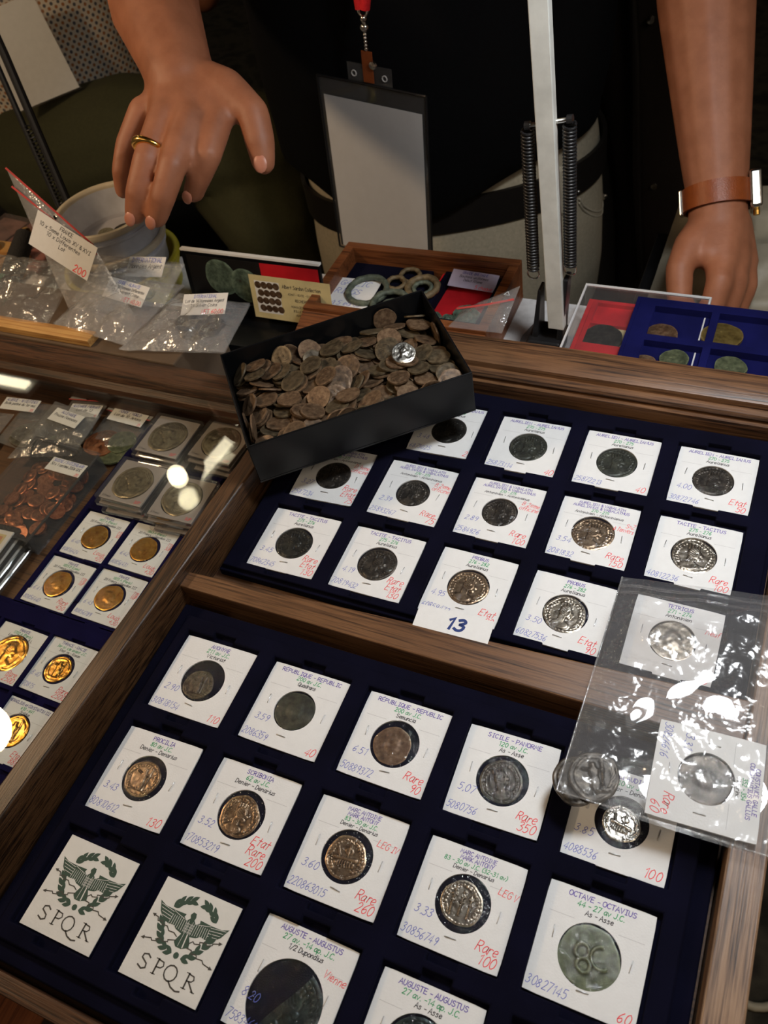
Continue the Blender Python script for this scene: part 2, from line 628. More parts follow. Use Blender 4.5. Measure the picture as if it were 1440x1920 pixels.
# ------------------------------------------------------------------ stroke lettering
G = {
 'A': '0,0 3,10 6,0|1,3.6 5,3.6', 'B': '.5,0 .5,10|~.5,10 4,9.4 4.6,7.6 3.6,5.7 .5,5.2|~.5,5.2 4.6,4.7 5.4,2.6 4,.4 .5,0',
 'C': '~5.6,8.4 3.8,9.9 1.4,8.6 .3,5 1.2,1.4 3.6,0 5.6,1.4', 'D': '.5,0 .5,10|~.5,10 4,9 5.8,5 4,1 .5,0',
 'E': '5.4,10 .6,10 .6,0 5.4,0|.6,5.2 4.6,5.2', 'F': '5.4,10 .6,10 .6,0|.6,5.2 4.6,5.2',
 'G': '~5.6,8.4 3.8,9.9 1.4,8.6 .3,5 1.2,1.4 3.6,0 5.6,1.4 5.7,4.6|5.7,4.6 3.4,4.6', 'H': '.5,0 .5,10|5.6,0 5.6,10|.5,5.2 5.6,5.2',
 'I': '1.4,10 4.6,10|3,10 3,0|1.4,0 4.6,0', 'J': '~5,10 5,2.4 3,0 .6,1.8', 'K': '.6,0 .6,10|5.6,10 .6,4.6 5.8,0', 'L': '.8,10 .8,0 5.4,0',
 'M': '.2,0 1.2,10 3.2,3.4 5.4,10 6.4,0', 'N': '.5,0 .5,10 5.5,0 5.5,10', 'O': '~3,10 .8,8.4 .2,5 .9,1.4 3,0 5.2,1.4 5.9,5 5.2,8.6 3,10',
 'P': '.6,0 .6,10|~.6,10 4.4,9.6 5.4,7.4 4.2,5.2 .6,4.6', 'Q': '~3,10 .8,8.4 .2,5 .9,1.4 3,0 5.2,1.4 5.9,5 5.2,8.6 3,10|3.6,2.6 6.4,-1.4',
 'R': '.6,0 .6,10|~.6,10 4.4,9.6 5.4,7.6 4.2,5.4 .6,4.8|2.6,5 5.8,0', 'S': '~5.2,8.6 3.2,10 .9,8.4 1.4,6.2 4.4,4.6 5.3,2.4 3.2,0 .4,1.4',
 'T': '0,10 6,10|3,10 3,0', 'U': '~.5,10 .5,3 2.8,0 5.2,2.6 5.4,10', 'V': '.2,10 3,0 5.8,10', 'W': '0,10 1.6,0 3.4,7.4 5.2,0 6.8,10', 'X': '.4,10 5.6,0|5.6,10 .4,0',
 'Y': '.4,10 3,5 5.6,10|3,5 2.4,0', 'Z': '.4,10 5.6,10 .3,0 5.8,0',
 'a': '~4.6,5.8 2.4,6.6 .4,3.6 1.6,.2 4,1.8 4.7,6|~4.7,6.2 4.6,2 5.4,0', 'b': '.5,10 .5,0|~.5,4.4 2.8,6.5 5,3.4 3.2,.2 .5,1.6', 'c': '~4.4,5.6 2.4,6.5 .3,3.4 2,.1 4.6,1',
 'd': '~4.6,5.4 2.4,6.6 .4,3.4 1.8,.2 4.6,2|4.7,10 4.7,0', 'e': '~.6,3 4.6,3.8 3.6,6.2 1.6,6 .4,3 2,.1 4.6,1', 'f': '~4.4,9.4 2.6,9.8 1.9,7 1.9,0|.4,5.6 3.8,5.6',
 'g': '~4.6,5.6 2.4,6.6 .4,3.6 1.8,.6 4.6,2.4|~4.7,6.2 4.6,-1.6 2.6,-3.4 .6,-2.2', 'h': '.5,10 .5,0|~.5,4 2.8,6.4 4.4,4.8 4.6,0', 'i': '1.6,6.2 1.6,0|1.5,8.6 1.7,8.9',
 'j': '~2.4,6.2 2.4,-1.8 .2,-3', 'k': '.6,10 .6,0|4.4,6.2 .6,3 4.8,0', 'l': '1.6,10 1.6,0', 'm': '.3,6.2 .3,0|~.3,4.4 1.8,6.4 2.9,4.6 3,0|~3,4.4 4.6,6.4 5.8,4.6 6,0',
 'n': '.5,6.2 .5,0|~.5,4.2 2.8,6.4 4.4,4.6 4.5,0', 'o': '~2.6,6.4 .5,4.8 .5,1.6 2.6,0 4.8,1.6 4.8,4.8 2.6,6.4', 'p': '.5,6.2 .5,-3.4|~.5,4.4 2.8,6.5 5,3.4 3.2,.2 .5,1.6',
 'q': '~4.6,5.4 2.4,6.6 .4,3.4 1.8,.2 4.6,2|4.7,6.2 4.7,-3.4', 'r': '.8,6.2 .8,0|~.8,4 2.2,6.2 4.2,5.6', 's': '~4,5.6 2,6.4 .8,5 3,3.4 4,1.6 2.2,0 .4,.9', 't': '2.2,9 2.2,0|.4,6 4.2,6',
 'u': '~.5,6.2 .7,1.4 2.6,.1 4.5,2.4|4.6,6.2 4.7,0', 'v': '.3,6.2 2.5,0 4.8,6.2', 'w': '.2,6.2 1.5,0 3,5 4.5,0 6,6.2', 'x': '.4,6.2 4.6,0|4.6,6.2 .4,0', 'y': '.4,6.2 2.7,.8|4.8,6.2 1.2,-3.4',
 'z': '.4,6.2 4.6,6.2 .3,0 4.8,0',
 '0': '~3,10 .9,8 .6,3 2.6,0 5,2 5.2,7 3,10', '1': '1.2,7.8 3.2,10 3.2,0', '2': '~.8,8 2.8,10 5,8 4,5 .5,0|.5,0 5.6,0', '3': '~.8,9 3.2,10 4.8,8 2.4,5.4|~2.4,5.4 5.2,4 4.6,.8 2.4,0 .4,1.2',
 '4': '4.2,0 4.2,10 .3,3 5.8,3', '5': '5.2,10 1.2,10 .9,5.8|~.9,5.8 3.6,6.2 5.3,3.4 3.4,.2 .5,.9', '6': '~4.6,9.8 1.6,6.4 .7,2.6 2.8,0 5,2 4,4.8 1,3.4', '7': '.4,10 5.6,10 2,0',
 '8': '~3,5.4 .9,7.6 3,10 5,7.8 3,5.4 .6,2.6 3,0 5.4,2.6 3,5.4', '9': '~5,7 3,4.8 .8,7.4 3,10 5,8 4.8,4 3.4,0',
 '.': '1.2,0 1.5,.4', ',': '1.6,.6 1,-1.6', '-': '1,4.2 4.4,4.2', '/': '.2,-1 4.8,10', '(': '~3,11 1.2,7 1.2,3 3,-1', ')': '~1,11 2.8,7 2.8,3 1,-1', '&': '~5.8,.2 1.4,7.6 2.6,10 4.2,8.2 1,3.6 1.6,.4 4,.8 5.8,4.4',
 "'": '1.2,10 1,7.6', '=': '.6,6 5,6|.6,3 5,3', '+': '3,8 3,1.4|0,4.6 6,4.6', ':': '1.2,1 1.4,1.3|1.2,5.4 1.4,5.7', ' ': '',
}
ADV = {'I': 6, 'M': 7.6, 'W': 7.8, 'm': 7.2, 'w': 7, 'i': 3, 'l': 3, 'j': 3.6, '.': 2.8, ',': 2.8, "'": 2.4, ' ': 3.6, 't': 5, 'f': 4.8, 'r': 5, '-': 5.4, '(': 4, ')': 4, '/': 5.2, '1': 5.4, ':': 2.8}
ACC = {'\u00c9': ('E', '2.6,11 4.2,12.8'), '\u00e9': ('e', '2.2,7.6 3.6,9.2'), '\u00e0': ('a', '2,9.2 3.2,7.6'), '\u00ef': ('i', '.8,8.6 1,8.9'), '\u00ea': ('e', '1.2,7.6 2.4,9 3.6,7.6')}
CACHE = {}


def glyph(ch):
    if ch in CACHE:
        return CACHE[ch]
    src, extra = ch, None
    if ch in ACC:
        src, extra = ACC[ch]
    out = []
    for s in (G.get(src, '').split('|') + ([extra] if extra else [])):
        if not s:
            continue
        cur = s[0] == '~'
        p = [tuple(float(k) for k in q.split(',')) for q in s.lstrip('~').split()]
        if cur:
            e = [p[0]] + p + [p[-1]]
            r = []
            for i in range(1, len(e) - 2):
                a, b, c, d = e[i - 1:i + 3]
                for t in (0, .33, .67):
                    r.append(tuple(.5 * (2 * b[k] + (c[k] - a[k]) * t + (2 * a[k] - 5 * b[k] + 4 * c[k] - d[k]) * t * t + (3 * b[k] - a[k] - 3 * c[k] + d[k]) * t ** 3) for k in (0, 1)))
            p = r + [p[-1]]
        out.append(p)
    CACHE[ch] = (out, ADV.get(src, 6.9 if src.isupper() or src.isdigit() else 6.0))
    return CACHE[ch]


def write(b, s, x, y, h, w=None, align='c', wt=.12, slant=.0, jit=0.0, z=0.0, ang=0.0, rng=None):
    """lay the words s into builder b; h = capital height, w = width to fit"""
    rng = rng or RNG
    k = h / 10
    adv = sum(glyph(c)[1] for c in s) * k
    sx = (w / adv) if w else 1.0
    tot = adv * sx
    x0 = -tot / 2 if align == 'c' else (0 if align == 'l' else -tot)
    ca, sa = cos(ang), sin(ang)
    for ch in s:
        st, a = glyph(ch)
        jx, jy, js = (rng.uniform(-1, 1) * jit * h, rng.uniform(-1, 1) * jit * h, 1 + rng.uniform(-1, 1) * jit * 1.5) if jit else (0, 0, 1)
        for p in st:
            q = []
            for (u, v) in p:
                lx = x0 + (u * k * js + v * k * slant) * sx + jx
                ly = v * k * js + jy
                q.append((x + ca * lx - sa * ly, y + sa * lx + ca * ly))
            b.ribbon(q, wt * h, z)
        x0 += a * k * sx
    return b

# ------------------------------------------------------------------ the hall
fl = B().box(-420, -260, -1.5, 320, 380, 0)
structure(obj('floor', fl, 'floor', loc=(0, 0, -FLOOR)))
structure(obj('wall_back', B().box(-420, 380, 0, 320, 386, 300), 'wall', loc=(0, 0, -FLOOR)))
structure(obj('ceiling', B().box(-420, -260, 302, 320, 386, 306), 'ceiling', loc=(0, 0, -FLOOR)))

# ------------------------------------------------------------------ the trestle table under everything
tbl = thing('trestle_table', 'long trade table under a white cloth carrying the wooden coin cases', 'table', (0, 0, -98))
obj('tabletop', B().box(-92, -20.8, 91, 33.6, 41.2, 93.6), 'pale_wood', tbl)
tc = B()
for (x0, y0, x1, y1) in ((-92.3, 41.3, 33.9, 41.6), (33.65, -20.8, 33.95, 41.3)):
    tc.box(x0, y0, 66, x1, y1, 93.9)
tc.box(-92.3, -20.8, 93.62, 33.9, 41.6, 93.95)
obj('tablecloth', tc, 'cloth_white', tbl)
for x in (-86, 31):
    for y in (-18, 38):
        obj('leg', B().tube([(x, y, 0), (x, y, 91)], 1.6, 12), 'steel', tbl)

# ------------------------------------------------------------------ the right-hand open oak case
case = thing('display_case', 'open dark oak display case holding two navy trays of carded coins', 'case', (0, 0, 0))
obj('bottom_board', B().box(-2.2, -19.9, -4.0, 32.2, 25.55, -1.3), 'case_floor', case)
# left wall, slightly askew like the photographed one
lwb = [(-3.9, -22), (-2.45, -22), (-1.45, 12.5), (-1.35, 29), (-2.6, 29), (-2.75, 12.5)]
lwt = [(-4.75, -22), (-3.4, -22), (-1.3, 12.5), (-1.25, 29), (-2.6, 29), (-2.75, 12.5)]
lw = B()
lw.v = [(x, y, -4) for x, y in lwb] + [(x, y, 1.95) for x, y in lwt]
lw.f = [(0, 5, 2, 1), (5, 4, 3, 2), (6, 7, 8, 11), (11, 8, 9, 10)] + [(k, (k + 1) % 6, 6 + (k + 1) % 6, 6 + k) for k in range(6)]
obj('left_wall', lw, 'oak_y', case, smooth=20, bevel=.12)
obj('right_wall', B().box(32.25, -21.5, -4, 33.95, 29, 1.5), 'oak_pale_y', case, bevel=.1)
obj('front_wall', B().box(-4.2, -20.75, -4, 32.2, -19.9, .9), 'oak_x', case, bevel=.12)
dv = B().hexa([(-2.3, 2.55, -4), (32.2, 2.55, -4), (32.2, 5.0, -4), (-2.0, 3.7, -4)], [(-2.3, 2.45, 1.15), (32.2, 2.45, 1.15), (32.2, 5.2, 1.15), (-2.0, 3.6, 1.15)])
obj('divider', dv, 'oak_red_x', case, bevel=.1)
rail = [(25.6, -4), (25.6, .35), (26.0, .45), (26.15, .75), (25.75, 1.0), (25.7, 1.25), (26.0, 1.45), (26.2, 1.3), (26.3, 1.95), (27.2, 2.02), (28.9, 2.0), (28.9, -4)]
obj('back_rail', B().profile_x([(25.6, -4), (25.6, .55), (26.05, .6), (26.1, .78), (25.85, .9), (25.9, 1.2), (26.3, 1.28), (26.32, 1.15), (26.55, 1.15)] +
                               [(26.6, 1.62), (27.35, 1.97), (28.95, 2.0), (28.95, -4)], -1.2, 34.0), 'oak_red_x', case, smooth=30)

# ------------------------------------------------------------------ the left-hand glass-topped case
gcase = thing('glass_case', 'glass-topped brown wooden case left of the open case, full of bagged and boxed coins', 'case', (0, 0, 0))
obj('bottom_board', B().box(-45, -22, -4.0, -5.0, 20.6, -3.32), 'case_floor', gcase)
obj('back_rail', B().profile_x([(18.25, -3.3), (18.25, -.6), (18.0, -.2), (17.7, .1), (17.55, .5), (17.7, .9), (18.3, 1.1), (18.5, 1.4), (18.7, 1.62), (19.0, 1.95), (20.35, 1.98), (20.4, -4), (18.3, -4)], -45, -3.1),
    'oak_x', gcase, smooth=30)
obj('left_wall', B().box(-46.4, -22, -4, -45, 20.6, 1.9), 'oak_y', gcase, bevel=.1)
obj('front_wall', B().box(-45, -22, -4, -5.0, -20.8, 1.55), 'oak_x', gcase, bevel=.1)
gp = B().hexa([(-45, -20.8, 1.56), (-4.95, -20.8, 1.56), (-3.0, 18.6, 1.56), (-45, 18.6, 1.56)], [(-45, -20.8, 1.86), (-4.95, -20.8, 1.86), (-3.0, 18.6, 1.86), (-45, 18.6, 1.86)])
obj('glass_pane', gp, 'pane', gcase)

# reddish boards of the stall front seen past the near corner
bd = thing('stall_front_step', 'reddish brown slatted step below the near left corner of the case', 'step', (0, 0, -22))
for i in range(4):
    obj('board', B().box(-18, -34.2 + i * 3.35, -1.2, 14, -31.0 + i * 3.35, 0), 'rug', bd, bevel=.08)
for i in range(4):
    obj('batten', B().box(-15.2 + i * 7.6, -34.4, .02, -14.1 + i * 7.6, -20.9, .5), 'rug_line', bd, bevel=.05)
for x in (-17, 13):
    obj('post', B().box(x - 1, -33, -76, x + 1, -31, -1.2), 'rug', bd)


# ------------------------------------------------------------------ flocked trays
def tray_mesh(x0, x1, y0, y1, xs, ys, pw, ph, zt, zf, zlip, zb, margin, notch=True, nw=1.5, nd=.42):
    """height-field tray: a lip, a raised panel and one sunk pocket per (xs, ys) centre with finger notches"""
    X = {x0, x1, x0 + margin, x1 - margin}
    Y = {y0, y1, y0 + margin, y1 - margin}
    rects = []
    for cx in xs:
        for cy in ys:
            rects.append((cx - pw / 2, cx + pw / 2, cy - ph / 2, cy + ph / 2))
            if notch:
                rects.append((cx - nw / 2, cx + nw / 2, cy - ph / 2 - nd, cy - ph / 2))
                rects.append((cx - nw / 2, cx + nw / 2, cy + ph / 2, cy + ph / 2 + nd * .8))
    for r in rects:
        X.update(r[:2])
        Y.update(r[2:])
    X = sorted(X)
    Y = sorted(Y)
    X = [x for i, x in enumerate(X) if i == 0 or x - X[i - 1] > 1e-4]
    Y = [y for i, y in enumerate(Y) if i == 0 or y - Y[i - 1] > 1e-4]

    def hgt(cx, cy):
        for r in rects:
            if r[0] < cx < r[1] and r[2] < cy < r[3]:
                return zf
        if x0 + margin < cx < x1 - margin and y0 + margin < cy < y1 - margin:
            return zt
        return zlip
    b = B()
    idx = {}

    def vid(i, j, z):
        k = (i, j, z)
        if k not in idx:
            idx[k] = len(b.v)
            b.v.append((X[i], Y[j], z))
        return idx[k]
    nx, ny = len(X) - 1, len(Y) - 1
    H = [[hgt((X[i] + X[i + 1]) / 2, (Y[j] + Y[j + 1]) / 2) for j in range(ny)] for i in range(nx)]
    g = lambda i, j: H[i][j] if 0 <= i < nx and 0 <= j < ny else zb
    for i in range(nx):
        for j in range(ny):
            z = H[i][j]
            b.f.append((vid(i, j, z), vid(i + 1, j, z), vid(i + 1, j + 1, z), vid(i, j + 1, z)))
    for i in range(nx + 1):
        for j in range(ny):
            a, c = g(i - 1, j), g(i, j)
            if abs(a - c) > 1e-6:
                q = [vid(i, j, a), vid(i, j + 1, a), vid(i, j + 1, c), vid(i, j, c)]
                b.f.append(tuple(q))
    for j in range(ny + 1):
        for i in range(nx):
            a, c = g(i, j - 1), g(i, j)
            if abs(a - c) > 1e-6:
                b.f.append((vid(i, j, a), vid(i, j, c), vid(i + 1, j, c), vid(i + 1, j, a)))
    b.f.append((vid(0, 0, zb), vid(0, ny, zb), vid(nx, ny, zb), vid(nx, 0, zb)))
    return b


LX = [2.5 + 6.26 * i for i in range(5)]
LY = [-2.5, -8.88, -15.26]
tl = tray_mesh(-1.5, 32.0, -19.6, 1.95, LX, LY, 5.22, 5.3, .32, -.16, -.05, -1.25, .85)
tray_front = tag(obj('coin_tray', tl, 'navy', smooth=25, bevel=.09),
                 'near navy velvet tray with five columns of pockets, holding the two emblem cards', 'tray', 'navy velvet pocket trays')
UX = [2.96 + 6.24 * i for i in range(5)]
UY = [21.25, 15.06, 8.8]
tu = tray_mesh(-1.15, 32.1, 5.35, 25.5, UX, UY, 5.22, 5.3, .32, -.16, -.05, -.65, .25)
tray_back = tag(obj('coin_tray', tu, 'navy', loc=(0, 0, -.6), smooth=25, bevel=.09),
                'far navy velvet tray behind the oak divider, partly under the black box', 'tray', 'navy velvet pocket trays')


# ------------------------------------------------------------------ coins
def smooth01(x):
    x = min(1, max(0, x))
    return x * x * (3 - 2 * x)


def blob(u, v, cx, cy, rx, ry, soft=.16):
    d = sqrt(((u - cx) / rx) ** 2 + ((v - cy) / ry) ** 2)
    return smooth01((1 + soft - d) / (2 * soft))


def seg_d(u, v, ax, ay, bx, by):
    dx, dy = bx - ax, by - ay
    t = max(0, min(1, ((u - ax) * dx + (v - ay) * dy) / (dx * dx + dy * dy)))
    return sqrt((u - ax - t * dx) ** 2 + (v - ay - t * dy) ** 2)


def relief(kind, u, v, seed):
    r = sqrt(u * u + v * v)
    a = atan2(v, u)
    h = 0
    if kind == 'bust':                         # crowned head facing right
        h = max(blob(u, v, .02, .14, .27, .33), blob(u, v, -.08, -.26, .17, .3) * .85, blob(u, v, -.1, -.62, .42, .24) * .8,
                blob(u, v, .30, .06, .10, .09, .5) * .8, blob(u, v, .22, -.12, .1, .1, .5) * .7)
        if .38 < v < .62 and abs(u + .02) < .3:
            h = max(h, .9 * (.5 + .5 * sin(u * 46)))
        h -= .35 * blob(u, v, .16, .17, .05, .04, .6)
        h += .12 * sin(v * 60 + u * 30) * blob(u, v, -.08, .2, .2, .25)
    elif kind == 'figure':                     # standing figure with spear
        h = max(blob(u, v, 0, .46, .1, .12), blob(u, v, 0, .16, .17, .26), blob(u, v, -.06, -.3, .11, .34), blob(u, v, .1, -.3, .1, .32),
                1 - smooth01(seg_d(u, v, .36, .6, .3, -.6) / .05), 1 - smooth01(seg_d(u, v, .1, .25, .36, .2) / .07),
                1 - smooth01(seg_d(u, v, -.1, .25, -.42, .34) / .07), .8 * (1 - smooth01(seg_d(u, v, -.6, -.62, .6, -.62) / .04)))
    elif kind == 'galley':                     # ship with oars
        h = max(1 - smooth01(seg_d(u, v, -.5, -.05, .5, -.05) / .12), 1 - smooth01(seg_d(u, v, .1, 0, .1, .6) / .06),
                1 - smooth01(seg_d(u, v, -.3, 0, -.5, .4) / .06), (.5 + .5 * sin(u * 50)) * blob(u, v, 0, -.3, .5, .15), blob(u, v, .1, .3, .2, .16) * .6)
    elif kind == 'standards':                  # three standards
        for x in (-.42, 0, .42):
            h = max(h, 1 - smooth01(seg_d(u, v, x, -.55, x, .5) / .06), blob(u, v, x, .3, .12, .1), blob(u, v, x, .02, .1, .06))
    elif kind == 'big_s':                      # two large letters
        h = max(.8 * (1 - smooth01(abs(sqrt((u + .2) ** 2 + (v - .2) ** 2) - .22) / .08)), .8 * (1 - smooth01(abs(sqrt((u + .2) ** 2 + (v + .24) ** 2) - .22) / .08)),
                (.8 * (1 - smooth01(abs(sqrt((u - .4) ** 2 + v * v) - .34) / .08)) if u < .5 else 0))
    else:                                      # worn
        h = .6 * blob(u, v, 0, .05, .34, .42, .4)
    if kind not in ('worn', 'big_s'):
        if .68 < r < .84 and (abs(a + pi / 2) > .55):   # ring of lettering
            h = max(h, .65 * smooth01((.5 + .5 * sin(a * 31 + seed) + .5 * sin(a * 57 + r * 40)) - .35))
        if .88 < r < .96:
            h = max(h, .5 * (.5 + .5 * sin(a * 64)))
    return h


def coin_mesh(name, kind, seg=56, nr=20, seed=0, rough=.04, amp=.05, thick=.16, half=False, keep=None):
    """unit-radius coin (1 cm) with relief on top, thickness centred on z = 0"""
    b = B()
    rnd = random.Random(seed)
    ph = [rnd.uniform(0, 6.28) for _ in range(5)]

    def edge(t):
        return 1 + rough * (sin(2 * t + ph[0]) * .6 + sin(3 * t + ph[1]) * .5 + sin(5 * t + ph[2]) * .35 + sin(9 * t + ph[3]) * .2)
    o = 0
    b.v.append((0, 0, thick / 2 + amp * relief(kind, 0, 0, seed)))
    for i in range(1, nr + 1):
        rr = i / nr
        for k in range(seg):
            t = 2 * pi * k / seg
            e = edge(t)
            x, y = rr * cos(t) * e, rr * sin(t) * e
            if half and x < -.12 + .03 * sin(y * 3):
                x = -.12 + .03 * sin(y * 3) + x * .002
            z = thick / 2 + amp * relief(kind, rr * cos(t), rr * sin(t), seed)
            z += .012 * noise.noise((x * 5 + seed, y * 5, 0))
            if i == nr:
                z = thick / 2 - .012
            b.v.append((x, y, z))
    for k in range(seg):
        b.f.append((0, 1 + k, 1 + (k + 1) % seg))
    for i in range(nr - 1):
        for k in range(seg):
            l = (k + 1) % seg
            b.f.append((1 + i * seg + k, 1 + (i + 1) * seg + k, 1 + (i + 1) * seg + l, 1 + i * seg + l))
    last = 1 + (nr - 1) * seg
    o = len(b.v)
    for k in range(seg):
        x, y, _ = b.v[last + k]
        b.v.append((x, y, -thick / 2))
    for k in range(seg):
        l = (k + 1) % seg
        b.f.append((last + k, o + k, o + l, last + l))
    b.f.append(tuple(o + k for k in range(seg - 1, -1, -1)))
    return b.mesh(name, 50)


COINS = {}


def coin_data(kind, seed, mat, **kw):
    k = (kind, seed, mat)
    if k not in COINS:
        base = ('mesh', kind, seed)
        if base not in COINS:
            COINS[base] = coin_mesh('coin_' + kind, kind, seed=seed, **kw)
        me = COINS[base].copy() if COINS[base].materials else COINS[base]
        me.materials.clear()
        me.materials.append(M[mat])
        COINS[k] = me
    return COINS[k]


def coin(label, kind, seed, mat, r, loc, rot=(0, 0, 0), group=None, zs=1.0, cat='coin', **kw):
    o = link('coin', coin_data(kind, seed, mat, **kw), None, None, loc, rot)
    o.scale = (r, r, zs)
    return tag(o, label, cat, group)


# ------------------------------------------------------------------ carded coins
def card_mesh(r, half=2.5, th=.1, seg=48, dy=0.0):
    """square card with a round window cut through it"""
    b = B()
    for z in (th, 0):
        for k in range(seg):
            t = 2 * pi * k / seg
            c, s_ = cos(t), sin(t)
            m = max(abs(c), abs(s_))
            e = half / m
            e = min(e, half * 1.40)
            b.v.append((c * e, s_ * e, z))
        for k in range(seg):
            t = 2 * pi * k / seg
            b.v.append((cos(t) * r, sin(t) * r + dy, z))
    for k in range(seg):
        l = (k + 1) % seg
        b.f.append((k, l, seg + l, seg + k))
        b.f.append((2 * seg + l, 2 * seg + k, 3 * seg + k, 3 * seg + l))
        b.f.append((l, k, 2 * seg + k, 2 * seg + l))
        b.f.append((seg + k, seg + l, 3 * seg + l, 3 * seg + k))
    return b


CARDS = {}
STAPLE = None


def staple_mesh():
    global STAPLE
    if STAPLE is None:
        STAPLE = B().tube([(-.27, 0, -.02), (-.27, 0, .035), (-.24, 0, .05), (.24, 0, .05), (.27, 0, .035), (.27, 0, -.02)], .022, 6).mesh('staple', 60)
        STAPLE.materials.append(M['staple'])
    return STAPLE


def film_mesh(r):
    """slightly rippled clear disc covering the window"""
    b = B()
    sd = RNG.uniform(0, 99)
    nr, seg = 7, 28
    b.v.append((0, 0, .02))
    for i in range(1, nr + 1):
        for k in range(seg):
            t = 2 * pi * k / seg
            q = i / nr
            w = (1 - q ** 4)
            b.v.append((r * q * cos(t), r * q * sin(t), .07 * w * (.6 + .8 * noise.noise((q * cos(t) * 2.2 + sd, q * sin(t) * 2.2, sd))) + (.035 * sin(t * 7 + sd) + .02 * sin(t * 13 + 2 * sd)) * q ** 3))
    for k in range(seg):
        b.f.append((0, 1 + k, 1 + (k + 1) % seg))
    for i in range(nr - 1):
        for k in range(seg):
            l = (k + 1) % seg
            b.f.append((1 + i * seg + k, 1 + (i + 1) * seg + k, 1 + (i + 1) * seg + l, 1 + i * seg + l))
    return b.mesh('window', 60)


def holder(label, cx, cy, z, rot, wr, lines, weight, number, price, extra=None, size=5.0, group=None, tall=None, euler=None, title='purple_ink', wdy=0.0):
    """one stapled card: window, three staples, printed heading and pen notes"""
    k = size / 5.0
    e = euler or (0, 0, rot)
    t = thing('coin_holder', label, 'coin holder', (cx, cy, z), e, group)
    key = (round(wr, 2), k, wdy)
    if key not in CARDS:
        cm = card_mesh(wr * k, 2.5 * k, .1, 48, wdy).mesh('card')
        cm.materials.append(M['card'])
        CARDS[key] = cm
    link('card', CARDS[key], None, t)
    fm = film_mesh(wr * k * .995)
    link('window', fm, 'window_film', t, (0, wdy, .095))
    for (x, y, a) in ((-1.78, .25 + RNG.uniform(-.1, .1), pi / 2 + RNG.uniform(-.1, .1)), (1.82, -.05 + RNG.uniform(-.1, .1), pi / 2 + RNG.uniform(-.12, .12)), (RNG.uniform(-.1, .1), -1.72, RNG.uniform(-.1, .12))):
        o = link('staple', staple_mesh(), None, t, (x * k, y * k, .1), (0, 0, a))
        o.scale = (k, k, 1)
    zz = .108
    tw, dw, bw = B(), B(), B()
    n = len(lines)
    ys = {3: (2.08, 1.74, 1.42), 4: (2.15, 1.88, 1.61, 1.35)}[n]
    hh = {3: .235, 4: .2}[n]
    for i, s in enumerate(lines):
        tgt = tw if i < n - 2 else (dw if i == n - 2 else bw)
        kk = 1.06 if i == n - 2 else 1.0
        wid = min(4.3, len(s) * (.178 if s.isupper() else .148) * hh / .235 * (1.05 if i < n - 2 else 1))
        write(tgt, s, .05 * k, (ys[i]) * k, hh * kk * k, wid * k, 'c', .15, .06 if i < n - 2 else .12, .01, zz)
    obj('printed_title', tw, title, t)
    obj('printed_date', dw, 'green_ink', t)
    obj('printed_denomination', bw, 'black_ink', t)
    ln = B().ribbon([(-2.2 * k, 1.13 * k), (-wr * k * .72, 1.13 * k)], .018, zz).ribbon([(wr * k * .72, 1.13 * k), (2.2 * k, 1.13 * k)], .018, zz)
    obj('label_edge', ln, 'grey_line', t)
    nt = B()
    if weight:
        write(nt, weight, -2.12 * k, -1.18 * k, .40 * k, None, 'l', .075, .22, .05, zz, -.04)
    if number:
        write(nt, number, -2.42 * k, -2.22 * k, .40 * k, min(2.2, len(number) * .235) * k, 'l', .07, .25, .05, zz, -.03)
    if nt.v:
        obj('pen_note', nt, 'blue_ink', t)
    pr, ex = B(), B()
    for i, s in enumerate(reversed(price)):
        write(pr, s, 2.3 * k - (.0 if i == 0 else .05), (-2.3 + i * .52) * k, .46 * k, None, 'r', .085, .26, .05, zz, -.02)
    if extra:
        for i, s in enumerate(extra):
            write(ex, s, 2.42 * k, (.85 - i * .38) * k, .34 * k, min(1.3, len(s) * .2) * k, 'r', .09, .2, .05, zz, -.06)
    if pr.v:
        obj('price_note', pr, 'red_ink', t)
    if ex.v:
        obj('variety_note', ex, 'red_ink', t)
    return t


AUR = ['AURELIEN - AURELIANUS', '270 - 275', 'Aurelianus']
VAB = ['AURELIEN & VABALATH', 'AURELIANUS & VABALATHUS', '270 - 275', 'Antoninien - Antoninianus']
TAC = ['TACITE - TACITUS', '275 - 276', 'Aurelianus']
PRO = ['PROBUS', '276 - 282', 'Aurelianus']
MAR = ['MARC ANTOINE', 'MARK ANTONY', '83 - 30 av J.C.', 'Denier - Denarius']
AUG = ['AUGUSTE - AUGUSTUS', '27 av. -14 ap. J.C.']
